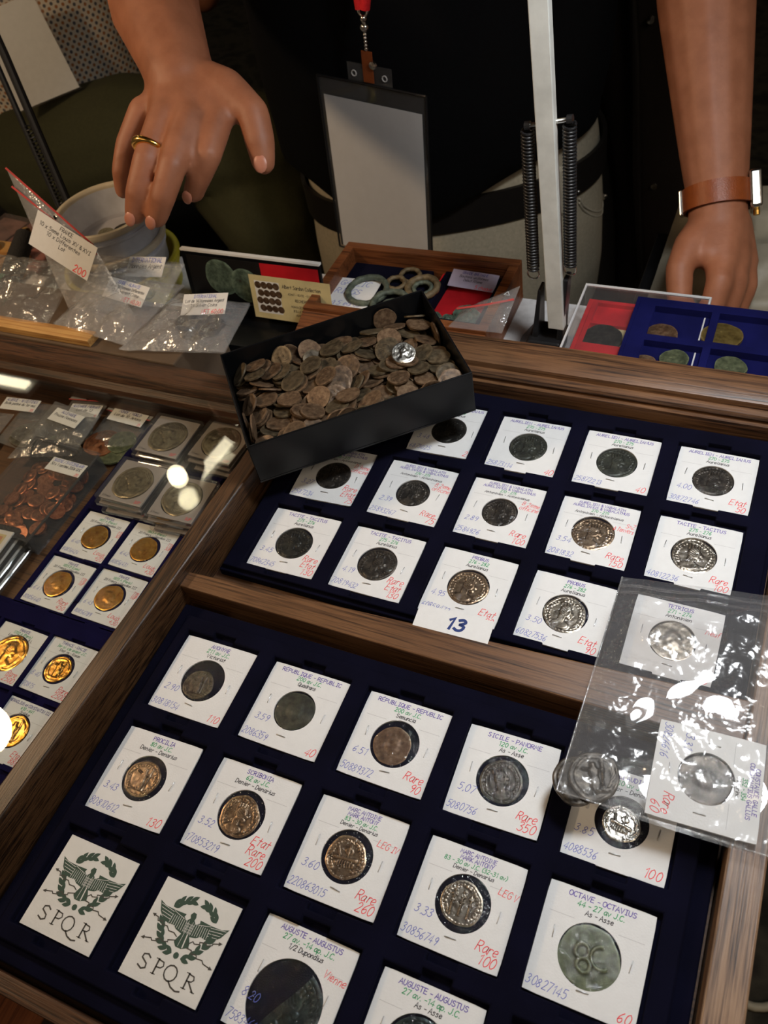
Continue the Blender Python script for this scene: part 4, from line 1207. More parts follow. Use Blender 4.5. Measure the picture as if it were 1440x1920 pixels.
HEAP = [(1.1,-1.01,0.1,-0.0,-0.0,0.16,0.96),(-2.7,-2.28,0.1,0.0,0.0,2.64,1.05),(-4.4,0.79,0.1,0.0,-0.0,-2.17,1.02),(3.64,0.71,0.1,-0.0,0.0,2.67,0.94),(5.08,1.77,0.1,-0.0,-0.0,2.69,1.03),(4.81,-3.34,0.1,0.0,-0.0,2.53,1.06),(-2.57,0.47,0.1,0.0,0.0,-2.68,1.02),(2.42,3.58,0.1,0.0,0.0,1.09,1.06),(6.24,3.15,0.1,-0.0,0.0,-1.29,1.05),(-2.88,-4.04,0.1,-0.0,0.0,-1.43,1.01),(-5.08,-1.53,0.1,0.0,-0.0,-2.43,0.99),(2.72,-1.15,0.1,-0.0,-0.0,-0.21,0.94),(-6.78,4.06,0.1,0.0,-3.14,1.38,0.95),(0.18,1.45,0.1,0.0,-3.14,0.98,0.99),(-6.66,-2.29,0.1,0.0,0.0,-2.04,1.01),(2.05,0.31,0.1,0.0,0.0,-1.56,0.94),(-3.2,2.43,0.1,0.0,0.0,1.17,0.96),(6.32,-2.16,0.1,0.0,-0.0,2.75,1.06),(3.22,-2.69,0.1,-0.0,-0.0,2.15,0.93),(0.72,4.05,0.1,-3.14,-0.0,0.79,1.0),(-1.34,2.37,0.1,0.0,-3.14,1.38,1.0),(0.27,-3.57,0.1,-0.0,-0.0,-0.22,1.02),(-0.44,-1.83,0.1,-3.14,0.0,0.34,0.94),(-2.13,3.89,0.21,0.12,-0.02,-2.37,1.06),(6.7,-3.86,0.21,0.11,-0.04,0.47,1.06),(-3.57,-0.69,0.22,-0.15,0.01,2.19,0.96),(4.19,-0.82,0.22,0.09,-3.04,-0.47,0.97),(3.65,2.68,0.22,-0.07,-3.01,0.08,0.95),(-1.96,-1.15,0.24,0.16,0.02,2.44,0.97),(-4.05,-2.92,0.24,0.16,-0.06,-1.28,0.99),(5.84,0.8,0.25,-0.03,-0.18,2.28,0.94),(1.4,2.62,0.25,-0.17,-3.09,-0.64,0.98),(0.23,-0.27,0.26,-0.09,-0.18,0.11,0.97),(5.11,3.53,0.26,2.96,0.02,1.33,1.02),(-5.26,1.95,0.27,0.05,2.94,-1.45,0.93),(-0.8,0.07,0.27,0.19,-0.04,-1.67,0.98),(-4.25,4.0,0.27,0.18,0.07,2.81,1.02),(-6.75,0.95,0.28,-3.13,-0.22,-0.64,0.97),(2.48,-3.32,0.28,0.21,-0.03,-0.79,1.01),(-5.07,2.86,0.28,0.21,-0.03,-3.12,1.03),(-6.73,-4.03,0.29,-0.22,0.02,1.8,1.01),(-0.33,3.91,0.3,0.07,0.14,-2.05,1.05),(6.57,0.24,0.3,-0.23,-0.03,-2.8,1.05),(5.08,-0.69,0.3,3.07,0.19,-0.22,1.01),(-2.95,1.0,0.31,-0.0,0.0,-2.18,1.0),(2.45,-0.91,0.31,0.0,0.0,-1.41,1.06),(4.1,-4.0,0.31,0.0,0.0,1.67,1.04),(-0.03,1.6,0.31,-0.0,-0.0,1.59,0.98),(-5.69,-3.84,0.31,-0.04,0.23,-3.09,1.05),(1.75,0.87,0.31,-0.0,-3.14,1.3,1.06),(2.51,3.99,0.31,3.14,0.0,0.46,1.06),(-0.13,-3.15,0.31,-0.0,0.0,1.13,0.95),(6.78,-2.13,0.31,0.0,-3.14,-0.14,0.96),(-4.76,-3.9,0.32,0.07,2.91,0.49,1.06),(-1.83,-2.8,0.32,-0.22,0.15,-1.37,0.97),(6.74,4.04,0.32,-0.23,0.12,-0.57,1.0),(-5.69,0.37,0.35,-0.3,-0.05,1.08,0.98),(1.31,-2.0,0.35,-0.25,0.04,2.66,1.05),(6.73,-0.44,0.36,-0.22,0.07,-2.35,1.01),(2.28,-4.05,0.37,-0.2,0.1,2.67,0.99),(4.55,4.09,0.39,0.34,-0.16,-2.01,0.95),(3.96,-2.49,0.4,2.91,0.07,-0.06,0.99),(-4.22,-0.01,0.41,0.14,-0.05,-0.71,0.98),(-6.35,-0.66,0.42,-0.25,-0.32,0.72,0.96),(-1.8,-3.58,0.44,0.26,-0.01,1.19,1.03),(6.54,1.98,0.45,-0.15,0.08,-0.23,0.98),(-0.4,3.39,0.45,-0.04,0.16,-2.77,1.01),(1.54,2.58,0.46,-0.02,0.18,-2.03,0.94),(-5.15,4.04,0.46,0.31,0.12,-2.46,0.99),(-6.72,2.24,0.46,0.08,-0.43,-1.65,1.02),(3.77,0.92,0.49,0.22,3.09,-0.25,1.04),(-6.7,0.98,0.5,0.18,0.12,-2.73,1.04),(-6.56,-2.87,0.5,2.9,0.04,0.33,0.95),(-4.5,-1.7,0.5,-0.07,-0.15,-1.64,1.01),(-4.0,2.33,0.51,0.24,0.06,1.84,0.97),(5.0,2.6,0.51,-0.16,0.09,1.87,0.96),(5.24,-2.77,0.51,-0.22,0.12,-0.95,0.97),(-0.99,1.41,0.52,-0.0,-0.0,2.11,1.05),(-2.9,2.29,0.53,-0.09,-0.2,-2.04,1.04),(5.07,-1.04,0.53,2.94,0.05,-1.15,1.05),(3.13,3.15,0.53,0.15,-0.04,1.44,1.04),(2.03,-4.03,0.54,-0.11,-0.2,1.12,1.01),(-3.18,3.86,0.54,-0.06,-0.23,-1.96,0.96),(-3.24,-4.02,0.54,0.11,0.25,0.18,1.02),(3.64,-1.57,0.56,0.14,-0.02,2.26,0.94),(3.38,-0.23,0.57,-0.27,0.14,0.35,1.01),(6.69,-1.12,0.58,-3.11,-0.06,1.51,1.06),(-6.75,2.48,0.58,0.01,0.44,1.7,0.99),(1.94,-2.39,0.59,0.01,0.26,-2.19,1.0),(-5.48,3.97,0.6,3.03,-0.31,-0.2,1.05),(-6.21,3.98,0.6,0.02,-0.33,-0.59,1.06),(-2.03,0.01,0.61,-0.18,-2.92,-0.35,0.97),(1.42,4.02,0.61,-0.07,0.34,1.98,1.03),(3.26,1.23,0.63,0.21,0.09,2.75,0.95),(6.63,-3.51,0.63,-0.32,0.02,-3.1,0.97),(-5.9,-2.33,0.64,0.28,0.27,1.66,1.05),(6.79,-2.52,0.64,-0.12,-0.16,2.28,0.93),(6.72,3.65,0.64,-0.02,0.31,0.45,1.04),(0.35,2.58,0.66,0.11,0.12,-0.83,1.04),(0.22,0.72,0.67,-0.02,-3.02,-0.46,1.02),(-0.83,4.09,0.67,0.14,-0.08,-0.41,0.94),(4.99,-4.03,0.67,0.28,-0.19,1.09,1.02),(6.73,-4.05,0.67,-2.85,-0.15,0.45,1.02),(-1.91,-0.51,0.68,0.17,-0.25,1.45,0.97),(-4.95,-4.08,0.69,0.05,0.22,-2.68,0.95),(-2.72,0.85,0.69,-0.19,2.94,1.34,1.06),(5.61,0.98,0.69,-0.07,2.91,0.13,0.97),(3.4,2.9,0.69,-0.04,-3.0,-0.12,1.0),(-6.53,-0.82,0.7,-0.08,2.69,-0.47,0.99),(-0.35,-2.78,0.71,-3.01,-0.41,-1.2,1.0),(-6.82,4.07,0.71,0.26,2.68,0.19,0.97),(1.76,-0.84,0.74,0.18,-0.25,-2.06,1.01),(-2.78,-1.32,0.75,-2.62,-0.08,-0.54,1.06),(3.62,4.09,0.75,0.42,0.28,2.27,0.99),(5.14,-2.07,0.76,0.01,-0.21,-3.02,1.06),(-3.79,-2.45,0.76,2.81,-0.11,-1.67,0.94),(1.38,-3.77,0.78,0.2,0.38,-3.05,1.04),(-6.73,-4.03,0.78,-0.36,-0.32,1.65,1.03),(-1.59,-0.76,0.79,-0.25,-2.97,-0.11,0.94),(-4.63,-0.95,0.8,-0.2,-0.09,-0.86,1.06),(1.7,0.79,0.83,-0.4,0.01,-1.99,0.95),(-5.37,-2.03,0.83,0.14,0.08,2.09,1.0),(-5.29,-4.01,0.83,0.23,0.01,-1.41,1.04),(-7.5,-1.11,0.83,1.57,0.79,1.57,0.97),(-0.64,-4.56,0.84,1.57,2.37,-0.29,0.98),(-5.46,0.68,0.84,-0.14,0.1,-0.4,0.95),(6.79,-0.16,0.84,-0.06,-0.08,-1.05,0.94),(3.69,2.34,0.84,-2.99,-0.06,1.6,0.94),(-2.62,2.67,0.84,-2.85,0.27,0.96,1.04),(-0.14,2.48,0.85,-0.12,-0.11,2.4,0.95),(-1.53,-4.62,0.85,1.68,-2.36,-0.27,0.99),(1.27,1.31,0.86,0.01,-0.4,2.66,1.05),(0.81,3.98,0.86,0.07,0.29,1.94,0.98),(-4.09,-0.21,0.86,-0.17,0.02,-0.27,0.94),(-4.03,2.45,0.87,-0.0,-0.14,-1.64,0.99),(-3.11,4.8,0.87,-1.57,-3.07,0.0,1.0),(1.2,-3.36,0.87,0.06,2.7,-0.3,0.98),(5.76,2.75,0.88,-0.06,-2.72,0.69,0.99),(2.74,-0.47,0.88,3.08,0.3,1.26,1.01),(-2.35,3.66,0.88,0.54,-0.04,2.08,1.0),(3.33,-2.29,0.88,-0.04,-0.15,-3.09,1.03),(6.75,3.45,0.88,-0.08,-0.3,-2.36,1.0),(-0.1,-4.48,0.89,1.56,-1.74,-0.36,1.04),(0.87,-3.05,0.89,-0.21,2.75,-0.96,1.05),(-6.59,-0.71,0.89,-0.33,0.32,2.04,0.98),(7.5,1.65,0.9,-1.57,0.47,-1.57,1.05),(0.52,-2.03,0.9,0.44,-0.1,-2.46,0.99),(-3.57,-2.5,0.91,-0.32,-0.14,-1.76,1.07),(-6.75,2.27,0.91,0.43,0.05,3.13,0.98),(0.96,2.25,0.92,-0.34,-0.21,-2.54,0.98),(3.36,-4.04,0.92,-0.25,-0.45,-2.52,0.99),(5.13,1.2,0.93,-2.84,-0.2,-1.34,0.99),(2.88,-4.04,0.93,-0.13,0.51,-0.17,0.99),(-0.36,0.13,0.93,0.31,0.37,-1.48,1.01),(5.62,0.09,0.94,0.14,0.26,-2.8,0.94),(4.49,2.71,0.94,-0.18,0.15,-0.94,0.94),(-1.87,-2.88,0.94,3.02,-0.22,-0.34,1.01),(5.03,3.89,0.96,0.35,0.26,2.34,0.97),(-0.99,1.96,0.97,0.24,-0.07,-0.08,1.03),(-1.03,-1.43,0.97,0.61,-0.37,0.42,1.0),(-6.77,-4.07,0.99,-0.44,-0.2,1.94,0.98),(0.57,-0.9,1.0,0.63,-0.26,-1.66,0.96),(-3.27,-3.88,1.0,-0.29,0.23,-1.96,0.98),(-7.31,-2.17,1.01,-1.49,0.47,1.38,0.93),(6.69,-1.87,1.01,0.0,-0.1,-1.73,1.07),(-0.65,-2.77,1.01,0.1,2.71,-0.12,1.06),(4.43,-1.14,1.02,0.16,-2.99,0.59,1.06),(-1.45,3.02,1.03,-0.62,0.32,-2.11,0.98),(1.07,-0.73,1.03,0.61,0.3,-2.39,0.96),(5.2,-2.71,1.04,0.22,-3.07,-0.8,0.93),(2.55,-0.25,1.04,2.99,0.27,0.93,1.02),(-5.64,2.26,1.06,2.85,0.59,0.3,1.04),(-5.39,4.02,1.06,-0.32,0.11,1.34,1.02),(6.65,-4.1,1.06,-0.26,-0.47,2.0,1.0),(0.83,4.01,1.07,0.29,3.06,-0.15,1.05),(6.58,1.25,1.07,0.37,0.42,1.25,0.99),(3.3,4.04,1.07,2.65,-0.12,-0.53,1.06),(-1.23,1.64,1.08,-0.12,-0.22,1.75,1.02),(-5.17,1.34,1.08,-0.2,0.76,0.78,0.99),(6.77,4.17,1.08,0.43,-2.61,0.45,0.95),(4.83,0.86,1.09,0.34,3.05,0.97,1.01),(-3.59,-1.98,1.09,0.35,0.03,1.7,0.95),(-4.58,-0.17,1.09,0.17,0.03,2.61,0.99),(1.83,1.78,1.1,-0.42,-0.29,-1.65,1.03),(3.68,-3.0,1.11,-3.03,0.3,0.28,0.99),(0.41,-4.44,1.12,1.49,-1.72,-0.34,1.07),(-2.29,0.32,1.12,-0.22,-0.0,0.95,1.0),(-4.98,-3.93,1.12,0.12,-0.19,-0.33,1.05),(6.77,-1.07,1.14,3.05,0.03,0.12,0.97),(-1.53,4.02,1.18,-2.75,0.22,0.09,1.05),(6.68,3.05,1.18,2.83,-0.01,-1.11,1.03),(2.14,1.79,1.18,0.05,-0.51,-2.76,1.03),(-6.92,0.35,1.19,0.54,-0.59,-0.83,0.99),(-3.24,0.94,1.19,0.24,0.2,-2.19,1.03),(-6.9,4.01,1.19,2.35,0.13,1.46,1.02),(-4.74,3.16,1.2,-0.03,0.35,2.48,1.03),(-0.6,-0.61,1.21,-0.22,0.5,-2.15,1.06),(6.75,-3.11,1.21,0.26,0.2,-0.65,0.98),(-0.97,-4.01,1.22,1.38,-0.35,-2.76,1.04),(2.55,2.91,1.23,-0.26,0.16,0.36,0.95),(-1.2,-2.68,1.24,-0.13,-0.21,-0.39,1.0),(-2.16,-1.27,1.24,-2.69,0.29,-1.21,0.98),(4.58,4.8,1.24,-1.57,0.85,-0.0,1.03),(3.74,1.51,1.25,0.02,0.36,-1.89,0.98),(0.55,0.82,1.27,-0.45,-0.18,2.14,1.06),(-5.71,0.25,1.27,-0.19,-0.01,0.03,1.03),(5.85,-0.27,1.27,-0.21,0.23,2.14,0.95),(-3.46,-2.16,1.28,-0.24,0.25,-0.56,1.0),(-2.43,-4.8,1.28,1.57,2.75,-0.0,1.01),(3.62,0.99,1.28,-0.33,0.15,-3.11,0.99),(-0.24,-0.1,1.29,-0.41,0.36,-2.6,1.05),(3.58,-4.02,1.31,-0.31,-2.93,0.48,1.02),(-4.03,2.56,1.32,-3.0,-0.33,-1.01,0.97),(1.05,-3.62,1.32,0.43,0.13,-2.31,1.02),(6.63,-4.07,1.32,-0.36,0.4,-2.43,1.05),(5.07,-1.7,1.33,-0.16,-0.15,-0.89,0.94),(-4.14,-0.56,1.34,3.08,0.16,0.82,1.02),(-2.91,-2.53,1.34,0.02,0.35,0.29,1.01),(3.34,-0.55,1.34,0.14,0.23,0.89,0.94),(4.13,2.24,1.34,-0.08,-2.79,-1.72,1.05),(-1.64,-4.03,1.35,-1.36,-0.58,0.19,1.0),(-3.66,4.02,1.36,0.47,-0.55,-0.19,1.06),(5.27,-4.8,1.37,-1.57,-0.65,0.0,0.96),(-7.1,-2.29,1.38,-1.38,-1.18,1.17,1.05),(-3.49,1.11,1.38,-0.08,0.25,2.85,1.07),(-1.98,1.61,1.39,-0.31,0.02,1.67,0.99),(-5.69,4.09,1.39,2.85,-0.15,-0.12,0.96),(-0.86,1.25,1.4,0.23,0.16,-1.66,1.0),(3.9,-0.53,1.41,-0.05,-0.26,-2.64,0.98),(-4.55,-4.03,1.42,0.02,-0.22,0.16,1.02),(0.0,3.17,1.46,-0.2,0.05,1.03,1.06),(3.47,-2.17,1.47,-0.08,-0.17,-1.26,0.96),(-0.27,-2.24,1.47,0.25,3.08,-0.21,1.03),(-5.91,2.94,1.51,0.04,0.33,2.01,0.95),(4.53,-0.73,1.52,-0.19,-0.12,-1.69,0.95),(5.04,-4.59,1.53,1.57,-1.68,-0.0,1.02),(1.38,2.46,1.57,0.35,3.1,0.39,0.95),(0.99,-3.58,1.58,-0.31,2.87,-1.47,1.05),(-1.2,0.09,1.73,-0.23,0.31,2.16,1.03),(-1.89,1.79,1.73,0.12,-0.15,-1.05,0.99)]
COPPER = [(1.05,1.69,0.07,-0.0,-0.0,0.49,1.02),(2.29,1.03,0.07,0.0,0.0,1.63,1.0),(0.61,-3.02,0.07,0.0,-0.0,-1.62,1.01),(1.76,-2.1,0.07,-0.0,0.0,-0.82,0.95),(-1.49,1.78,0.07,0.0,-0.0,2.91,1.02),(-1.59,-2.27,0.07,0.0,0.0,0.03,0.98),(-0.88,-1.14,0.07,-0.0,-0.0,2.93,1.02),(-1.68,3.12,0.07,-0.0,-0.0,0.14,1.03),(-0.66,0.36,0.07,0.0,-0.0,-0.62,1.04),(1.22,2.66,0.16,0.13,-0.07,-2.96,0.96),(-0.62,-2.56,0.16,0.07,0.12,0.39,0.97),(0.14,-1.07,0.17,0.09,-0.12,2.96,1.05),(-2.2,-1.57,0.17,0.14,3.12,0.7,1.06),(0.42,0.2,0.18,0.07,-0.16,-3.08,0.94),(1.02,-1.01,0.19,-0.05,0.17,0.18,1.04),(-2.1,1.38,0.2,0.18,-0.09,-0.39,1.04),(-0.89,2.16,0.2,2.94,0.1,-0.72,0.94),(-2.45,0.69,0.2,-0.14,0.15,3.13,0.98),(-0.62,3.16,0.21,-0.04,-0.22,-2.61,0.96),(-2.47,3.17,0.21,0.0,0.0,-2.53,0.95),(-1.72,-0.35,0.21,0.09,0.23,-2.41,0.93),(1.81,-2.21,0.21,-0.0,-3.14,0.13,1.06),(0.02,3.05,0.22,0.23,-0.09,2.23,0.95),(1.0,1.36,0.22,-0.0,-0.02,2.78,1.03),(-1.27,0.23,0.22,-0.04,2.9,0.22,1.01),(0.38,-2.85,0.22,0.02,-0.02,2.16,0.94),(1.08,3.13,0.24,-0.1,-0.11,-1.11,1.01),(-0.29,1.39,0.25,-0.06,-2.88,0.31,1.06),(-2.47,-0.37,0.25,0.06,3.02,0.79,0.96),(1.43,-0.31,0.27,-0.29,-0.12,-1.8,1.01),(1.83,-0.24,0.28,0.29,-0.14,2.16,1.07),(2.5,0.43,0.29,0.34,-0.09,1.42,0.93),(-2.41,-1.73,0.3,3.12,-0.14,-0.59,1.04),(2.12,2.3,0.31,-0.38,-0.08,-1.05,0.97),(0.34,0.15,0.33,0.17,-0.03,2.29,1.07),(-1.91,3.11,0.34,0.0,0.0,-1.87,0.99),(1.61,1.26,0.34,-0.01,0.01,-1.25,0.98),(-0.86,-1.96,0.34,-0.13,-0.04,-1.97,1.0),(2.42,-0.38,0.35,0.01,-2.79,-0.45,1.06),(0.86,-3.15,0.36,0.17,-2.95,-1.44,0.98),(-2.41,2.01,0.39,-0.0,-0.21,0.77,1.05),(-2.27,-0.44,0.41,0.12,3.08,1.45,0.93),(-0.19,-2.48,0.41,0.08,0.01,1.21,1.01),(0.86,1.07,0.48,-0.08,-0.02,1.63,1.0),(0.1,-0.06,0.53,-0.06,0.16,0.16,1.06),(2.43,3.3,0.59,0.92,0.32,-0.64,1.03)]
BM = Matrix.Translation(W(BX, BY, BZ)) @ Matrix.Rotation(BA, 4, 'Z')
hk = [coin_mesh('heap_coin', k, seg=26, nr=9, seed=s_, rough=.05, amp=.06, thick=.2) for k, s_ in (('bust', 41), ('bust', 42), ('worn', 43), ('figure', 44))]
hm = []
for i, me in enumerate(hk):
    for mt in ('bronze_brown', 'heap_a', 'heap_b'):
        pass
M['heap_a'] = coin_mat('heap_bronze', rgb(104, 82, 62), rgb(50, 38, 28), rgb(150, 126, 100), .35, .5)
M['heap_b'] = coin_mat('heap_bronze_olive', rgb(88, 76, 58), rgb(40, 34, 26), rgb(130, 116, 92), .35, .5)
for me in hk:
    for mt in ('heap_a', 'heap_a', 'heap_b'):
        c_ = me.copy()
        c_.materials.append(M[mt])
        hm.append(c_)
top = max(range(len(HEAP)), key=lambda i: HEAP[i][2] - .12 * abs(HEAP[i][0] - 2.2) - .12 * abs(HEAP[i][1] - .2))
for i, (x, y, z, ex, ey, ez, r) in enumerate(HEAP):
    o = bpy.data.objects.new('coin', hm[(i * 7) % len(hm)])
    C.objects.link(o)
    rad = .86 * r
    o.matrix_world = BM @ Matrix.Translation(Vector((Lb / 2 + x, Wb / 2 + y, 1.0 + z)) * S) @ Euler((ex, ey, ez)).to_matrix().to_4x4() @ Matrix.Diagonal((rad, rad, .62, 1))
    part_ = ('left end', 'left of middle', 'right of middle', 'right end')[min(3, int((x + 7.6) / 3.8))]
    row_ = 'by far wall' if y > 1.6 else ('by near wall' if y < -1.6 else 'in centre')
    lay_ = 'topmost in' if z > .95 else 'half buried in'
    w_ = '%s the black box heap, %s, %s' % (lay_, part_, row_)
    tag(o, 'brown bronze coin ' + w_, 'coin', 'bronze coins ' + w_)
# the one shining coin, lying on top of the heap
sx, sy, sz = 12.3, 4.7, 2.95
sv = BM @ Vector((sx * S, sy * S, sz * S))
so = link('coin', coin_data('bust', 45, 'silver', seg=40, nr=14, thick=.16), None)
so.matrix_world = Matrix.Translation(sv) @ Euler((.42, .15, .5)).to_matrix().to_4x4() @ Matrix.Diagonal((.84, .84, 1, 1))
tag(so, 'shiny silver coin lying on the brown heap in the black box', 'coin')


# ------------------------------------------------------------------ plastic bags
def sheet(p00, p10, p01, p11, nx, ny, amp, freq, seed, puff=0.0, sharp=True):
    """crumpled grid between four corners; returns points, row by row"""
    p00, p10, p01, p11 = map(Vector, (p00, p10, p01, p11))
    nrm = (p10 - p00).cross(p01 - p00).normalized()
    pts = []
    for j in range(ny + 1):
        for i in range(nx + 1):
            u, v = i / nx, j / ny
            p = (p00 * (1 - u) + p10 * u) * (1 - v) + (p01 * (1 - u) + p11 * u) * v
            w = min(1, 6 * min(u, 1 - u)) * min(1, 6 * min(v, 1 - v))
            q = p * freq + Vector((seed, seed * .7, 0))
            n1 = noise.noise(q)
            n2 = noise.noise(q * 2.3 + Vector((5, 9, 2)))
            n3 = noise.noise(q * 5.1 + Vector((1, 3, 7)))
            if sharp:
                h = (1 - 2 * abs(n1)) * .6 + (1 - 2 * abs(n2)) * .35 + n3 * .15
            else:
                h = n1 * .8 + n2 * .3
            pts.append(p + nrm * (amp * h * (.3 + .7 * w) + puff * sin(pi * u) ** .6 * sin(pi * v) ** .6))
    return pts


def bag_mesh(p00, p10, p01, p11, nx=36, ny=36, amp=.25, freq=.35, seed=1.0, puff=.4, gap=.25):
    """pillow of two film layers"""
    b = B()
    a = sheet(p00, p10, p01, p11, nx, ny, amp, freq, seed, puff)
    c = sheet(p00, p10, p01, p11, nx, ny, amp * .3, freq, seed + 4, -gap * .2, False)
    o = 0
    b.v = [tuple(p) for p in a]
    for j in range(ny):
        for i in range(nx):
            k = j * (nx + 1) + i
            b.f.append((k, k + 1, k + nx + 2, k + nx + 1))
    o = len(b.v)
    b.v += [tuple(p) for p in c]
    for j in range(ny):
        for i in range(nx):
            k = o + j * (nx + 1) + i
            b.f.append((k + nx + 1, k + nx + 2, k + 1, k))
    return b


def label_on(parent, o, ux, uy, n, w, h, lines, lift=.06, mat='paper', name='label', bend=0.0, price=None, ink='blue_ink'):
    """paper label: o centre, ux along its text, uy up, local to parent"""
    e = basis(ux, n)
    lb = obj(name, B().box(-w / 2, -h / 2, -.012, w / 2, h / 2, .012), mat, parent, o, e)
    t1, t2 = B(), B()
    for i, s in enumerate(lines):
        hh = h * .66 / (len(lines) * 1.4 + .3)
        write(t1 if i == 0 else t2, s, 0, h * .46 - hh * 1.42 * (i + 1) + hh * .3, hh, min(w * .88, len(s) * hh * .62), 'c', .13, .1, 0, .02)
    if t1.v:
        obj('printed_heading', t1, ink, lb)
    if t2.v:
        obj('printed_lines', t2, 'black_ink', lb)
    if price:
        obj('price', write(B(), price, w * .46, -h * .46, h * .2, None, 'r', .13, .1, 0, .02), 'red_ink', lb)
    return lb


# clear bag with one carded coin and two loose coins, lying over divider and right wall
zb = thing('zip_bag', 'crinkled clear zip bag with carded and loose coins, over the divider and right wall', 'bag', (29, 4, 1.86))
bgm = B()
a = sheet((-4.75, -7.0, .25), (5.2, -6.8, .3), (-4.55, 6.2, .25), (6.4, 7.6, .3), 80, 90, .5, .26, 3.1, .45)
for p in a:
    pass
bgm.v = [tuple(p) for p in a]
bgm.f = [(j * 81 + i, j * 81 + i + 1, j * 81 + i + 82, j * 81 + i + 81) for j in range(90) for i in range(80)]
obj('film', bgm, 'bag_film_clear', zb, smooth=70)
bg2 = B()
a = sheet((-4.75, -7.0, -.2), (5.2, -6.8, -.1), (-4.55, 6.2, -.25), (6.4, 7.6, -.1), 40, 44, .1, .4, 8.1, 0, False)
bg2.v = [tuple(p) for p in a]
bg2.f = [(j * 41 + i, j * 41 + i + 1, j * 41 + i + 42, j * 41 + i + 41) for j in range(44) for i in range(40)]
obj('back_film', bg2, 'hard_clear', zb, smooth=70)
sm1 = [Vector(bgm.v[j * 81]) + Vector((0, 0, .02)) for j in range(0, 91, 3)]
sm2 = [Vector(bgm.v[i]) + Vector((0, 0, .02)) for i in range(0, 81, 3)]
for sm in (sm1, sm2):
    obj('seam', B().tube(sm, .05, 6), 'bag_film', zb, smooth=60)
for yy in (5.0, 5.45):
    obj('zip_ridge', B().tube([(-4.5 + i * 1.06, yy + .11 * i + .05 * sin(i * 2), .55 + .07 * sin(i * 1.7) + .35 * sin(pi * i / 10)) for i in range(11)], .07, 8), 'hard_clear', zb, smooth=60)
holder('white coin holder turned sideways inside the clear bag, priced Rare 60', 30.75, .0, 1.86, 0, 1.32,
       ['CONSTANCE GALLE', 'CONSTANTIUS GALLUS', '352 - 354', 'Maiorina'], '3.31', '30826616', ['Rare', '60'], euler=(0, .0, -pi / 2 + .04))
coin('dark coin in the sideways holder inside the clear bag', 'worn', 51, 'bronze_dark', 1.24, (30.73, -.05, 1.84), (0, 0, 1.2), zs=.9, thick=.14, amp=.10)
coin('dark bronze coin with a seated figure, uppermost of two loose in the clear bag', 'figure', 52, 'bronze_dark', 1.24, (25.75, -1.65, 1.95), (.04, .05, .4), thick=.2, amp=.07)
coin('dark bronze coin mostly covered by its twin in the clear bag corner', 'bust', 53, 'bronze_dark', 1.2, (25.0, -2.05, 1.78), (.03, -.04, 0), thick=.2, amp=.07)

# ------------------------------------------------------------------ goods under the glass at the left
GX = [-13.45, -8.95]
t1 = tray_mesh(-16.2, -5.9, .35, 20.2 - 2.0, GX, [16.0, 11.3, 6.3, 1.85][2:], 4.25, 4.25, .22, -.12, -.02, -.6, .5, True, 1.2, .2)
tag(obj('coin_tray', t1, 'blue', loc=(0, 0, -2.7), smooth=25, bevel=.06), 'small blue velvet tray under glass holding four gold coin cards and coin slabs', 'tray', 'small blue trays under the glass')
t2 = tray_mesh(-20.6, -5.9, -20.0, -.35, [-17.95, -13.45, -8.95], [-4.05, -8.6, -13.2, -17.7], 4.25, 4.25, .22, -.12, -.02, -.6, .5, True, 1.2, .2)
tag(obj('coin_tray', t2, 'blue', loc=(0, 0, -2.7), smooth=25, bevel=.06), 'small blue velvet tray under glass nearest the front, left of the oak wall', 'tray', 'small blue trays under the glass')
NAP = ['FRANCE', '20 Francs - Napol\u00e9on III']
GOLD = [
 (-13.4, 6.28, -.02, 1.46, ['20 Francs - Napol\u00e9on III', '1857 A (Paris)'], '6.40', '80856424', ['Louis', '+20'], 'back left'),
 (-8.92, 6.38, -.02, 1.46, ['20 Francs - Napol\u00e9on III', '1863 A (Paris)'], '6.42', '80856431', ['Louis', '+30'], 'back right'),
 (-13.62, 1.82, -.02, 1.5, ['20 Francs - Napol\u00e9on III', '1855 D (Lyon)'], '6.41', '80856440', ['Rare', '450'], 'front left'),
 (-9.05, 1.95, -.02, 1.46, ['20 Francs - Napol\u00e9on III', '1855 A (Paris)'], '6.43', '80856789', ['Louis', '+30'], 'front right'),
]
for i, (x, y, a, wr, ls, wt_, nb, pr, pos) in enumerate(GOLD):
    holder('gold coin card under the glass, %s of the four 20 Francs cards' % pos, x, y, -2.81, a, wr, ['FRANCE', ls[1], ls[0]], wt_, nb, pr, ['TTB', 'SUP'], 4.05, 'gold coin cards under the glass', title='navy_ink')
    coin('plain gold coin in the %s 20 Francs card under the glass' % pos, 'worn', 60 + i, 'gold_coin', 1.05, (x - .1, y - .02, -2.78), (0, 0, .3 * i), 'gold coins under the glass', .8, thick=.14, amp=.05)
